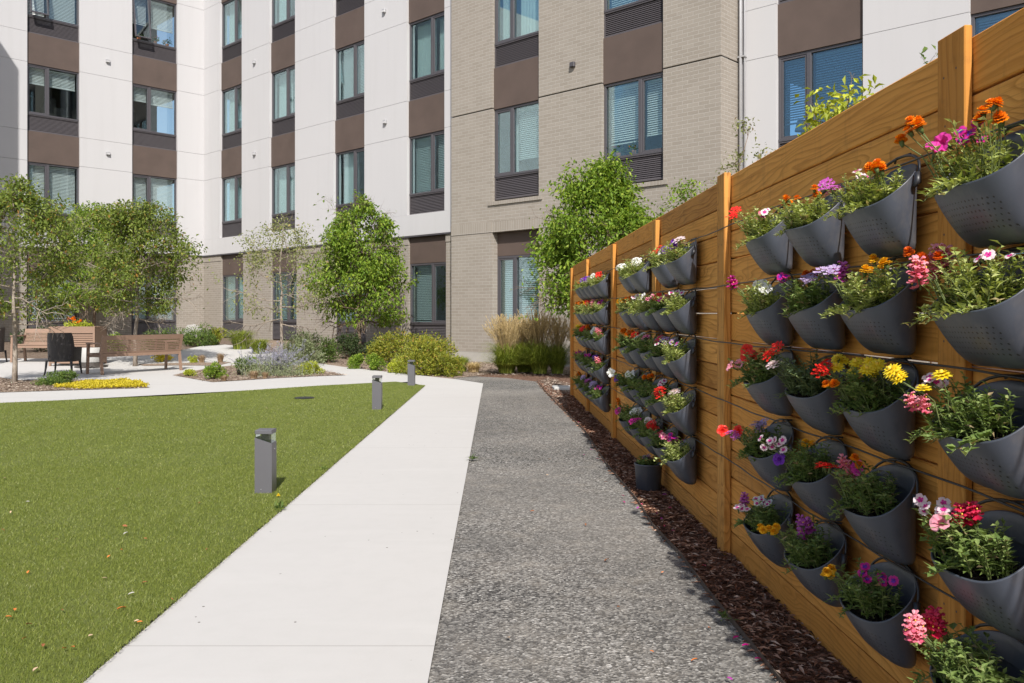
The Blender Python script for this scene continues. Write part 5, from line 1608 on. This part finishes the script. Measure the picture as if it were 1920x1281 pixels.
x, y, z = ground(1057, 729)
tag(MB().bevbox(-.30, .30, -.20, .20, 0, .05, .01).build('splash_block', M['drum'], None, (x+.12, y, -.01), .05), 'grey flat splash block on mulch at the far end of the fence', 'block')
x, y, z = ground(453, 704)
t = thing('nursery_pot', 'tiny black nursery pot at the foot of the dark green mound', 'pot', (x, y-.1, z))
MB().lathe([(0, 0), (.05, 0), (.065, .11), (.07, .11), (.07, .12), (.06, .12), (.05, .02)], 20).build('shell', M['black'], t); MB().lathe([(0, .1), (.062, .1)], 16).build('soil', M['soil'], t)


def weed(label, px, py, r, n, seed, dand=False):
    x, y, z = ground(px, py); rs = np.random.RandomState(seed); t = thing('weed', label, 'weed', (x, y, z+.004), 0, 'weeds at the edges of the walk'); m = MB()
    P = np.stack([rs.normal(0, r*.18, n), rs.normal(0, r*.18, n), rs.uniform(0, .02, n)], 1); D = np.stack([rs.normal(0, 1, n), rs.normal(0, 1, n), rs.uniform(.1, .9, n)], 1)
    m.leaves(P, D, np.array([(0, 0, 1.)]*n)+rs.normal(0, .2, (n, 3)), r*rs.uniform(.4, 1., n), r*.17, rs.rand(n), detail=True); m.build('leaves', TL['green'], t)
    if dand:
        MB().tube([(0, 0, 0), (.004, 0, .05), (-.004, 0, .085)], .0016, 5).build('stalk', M['stem'], t); meshobj('dandelion_flower', head('marigold', 'yellow', 0), t, (-.004, 0, .092), None, .62)
    return t


weed('dandelion weed with a yellow bloom at the lawn edge by the nearest bollard', 523, 957, .075, 26, 1, True)
weed('small spiky weed farther along the lawn edge', 607, 883, .06, 20, 2)
weed('tiny weed at the lawn edge beside the middle bollard light', 735, 770, .06, 18, 3)
weed('small clover weed between white walk and gravel path', 886, 863, .06, 34, 4)
weed('small weed with green leaves where the gravel meets the edging', 1358, 1165, .05, 16, 5)

# fallen leaves and petals (each its own)
LM = [m_plain('dead_leaf_brown', (.26, .09, .03), .8, var=.3), m_plain('dead_leaf_orange', (.55, .16, .03), .7, var=.2), m_plain('dead_leaf_tan', (.48, .34, .22), .8, var=.2), m_plain('dead_leaf_pale', (.40, .38, .33), .8, var=.1)]


def litter(name, me_mats, spots, label, cat, group, size, z0):
    rs = np.random.RandomState(len(spots)); protos = []
    for mt in me_mats:
        m = MB(); V = []
        for i in range(6):
            u = i/5.; w = .30*math.sin(math.pi*(u*.92+.05))**.8; V += [(u-.5, -w, .10*math.sin(u*3)+.10), (u-.5, 0, .10*math.sin(u*3)), (u-.5, w, .10*math.sin(u*3)+.14)]
        m.add(V, [f for i in range(5) for f in ((3*i, 3*i+3, 3*i+4, 3*i+1), (3*i+1, 3*i+4, 3*i+5, 3*i+2))], smooth=True); protos.append(m.mesh(name, mt))
    for i, (px, py, k, *s_) in enumerate(spots):
        x, y, z = ground(px, py); o = bpy.data.objects.new(name, protos[k % len(protos)]); C.objects.link(o); s = size*(s_[0] if s_ else 1.)*rs.uniform(.8, 1.2)
        o.location = (x, y, z+z0+.004); o.rotation_euler = (rs.normal(0, .25), rs.normal(0, .25), rs.uniform(0, 6.28)); o.scale = (s, s*rs.uniform(.6, 1.1), s)
        tag(o, label, cat, group)


lsp = [(228, 1154, 1, 1.7), (234, 996, 0), (236, 1010, 3, 1.2), (52, 949, 3), (315, 1081, 3), (271, 1104, 0), (196, 1096, 2, 1.1), (246, 1126, 3, 1.2), (256, 1178, 2), (262, 1180, 1), (53, 1084, 1), (204, 1054, 1, .8), (388, 1040, 0, .9),
       (116, 1157, 0), (28, 1156, 1), (16, 1170, 1, .9), (54, 1184, 0, .9), (81, 1225, 0, 1.1), (120, 1231, 1), (136, 1228, 1), (170, 1206, 2, .8), (67, 1271, 2, 1.1), (46, 1211, 1, .8), (8, 904, 2), (20, 969, 2), (5, 1003, 0), (272, 1020, 0, .8), (228, 1041, 1, .8),
       (106, 1021, 2, .8), (220, 925, 0, .8), (374, 951, 0, .7), (322, 1136, 0, .8), (540, 800, 0, .8), (600, 880, 2, .7), (350, 830, 2), (150, 860, 2, .8), (420, 812, 3, .8), (95, 806, 3, .8), (634, 768, 2, .8), (500, 770, 2, .9), (260, 790, 1, .8), (25, 850, 3, .8)]
litter('fallen_leaf', LM, lsp, 'small dry curled leaf lying on the green lawn', 'leaf', 'dry leaves scattered on the lawn', .023, .024)
psp = [(1262, 998, 0), (1240, 975, 1), (1232, 965, 0), (1245, 989, 2), (1196, 955, 1), (1256, 955, 0), (1168, 932, 0), (1108, 845, 1), (1085, 793, 0), (1120, 862, 0), (1095, 855, 1), (1132, 868, 0), (1246, 930, 1), (1380, 1200, 0), (1421, 1240, 0), (1368, 1278, 1), (1398, 1215, 0), (1320, 1064, 2), (1170, 944, 0), (1203, 948, 2), (1420, 1150, 1), (1365, 1020, 0)]
litter('fallen_petal', [PM['magenta'], PM['orchid'], PM['pink']], psp, 'fallen pink petal lying on the ground below the planters', 'petal', 'pink petals fallen below the planters', .024, .004)
tsp = [(998, 960, 0), (1138, 1052, 0, 1.6), (1222, 1224, 1), (1302, 1240, 1), (1030, 862, 2), (1026, 892, 2), (1136, 905, 0), (954, 1198, 2), (1098, 985, 0, .8), (1330, 1180, 1), (1242, 1075, 1, .8), (860, 1010, 0, .6), (1160, 1140, 0, .8)]
litter('fallen_leaf', LM, tsp, 'small dry leaf lying on the grey gravel path', 'leaf', 'dry leaves on the gravel path', .022, .0)

# ------------------------------------------------------------------ light, sky, camera
sd_ = Vector((.10, -1.05, 1.)).normalized()
el = math.asin(sd_.z); az = math.atan2(sd_.x, sd_.y)
sun = bpy.data.lights.new('sun', 'SUN'); sun.energy = 4.5; sun.angle = math.radians(.53); sun.color = (1, .965, .91)
so = bpy.data.objects.new('sun', sun); C.objects.link(so); so.rotation_euler = sd_.to_track_quat('Z', 'Y').to_euler(); so.location = (3, -10, 20)
W = bpy.data.worlds.new('World'); S.world = W; W.use_nodes = True; nt = W.node_tree
bg = nt.nodes['Background']; sk = nt.nodes.new('ShaderNodeTexSky'); sk.sky_type = 'NISHITA'; sk.sun_disc = False
sk.sun_elevation = el; sk.sun_rotation = az; sk.air_density = 1.; sk.dust_density = 1.8; sk.ozone_density = 1.
nt.links.new(sk.outputs[0], bg.inputs[0]); bg.inputs[1].default_value = .10
cam = bpy.data.cameras.new('camera'); co = bpy.data.objects.new('camera', cam); C.objects.link(co)
co.location = (0, 0, CH); co.rotation_euler = (math.pi/2, 0, 0)
cam.sensor_width = 36; cam.lens = F_/1920*36; cam.shift_y = (H_-640.5)/1920; cam.clip_start = .05; cam.clip_end = 2000
S.camera = co
S.view_settings.view_transform = 'Standard'; S.view_settings.look = 'None'; S.view_settings.exposure = .48; S.view_settings.gamma = 1.
S.cycles.max_bounces = 8; S.cycles.transparent_max_bounces = 12; S.cycles.diffuse_bounces = 4; S.cycles.use_denoising = True
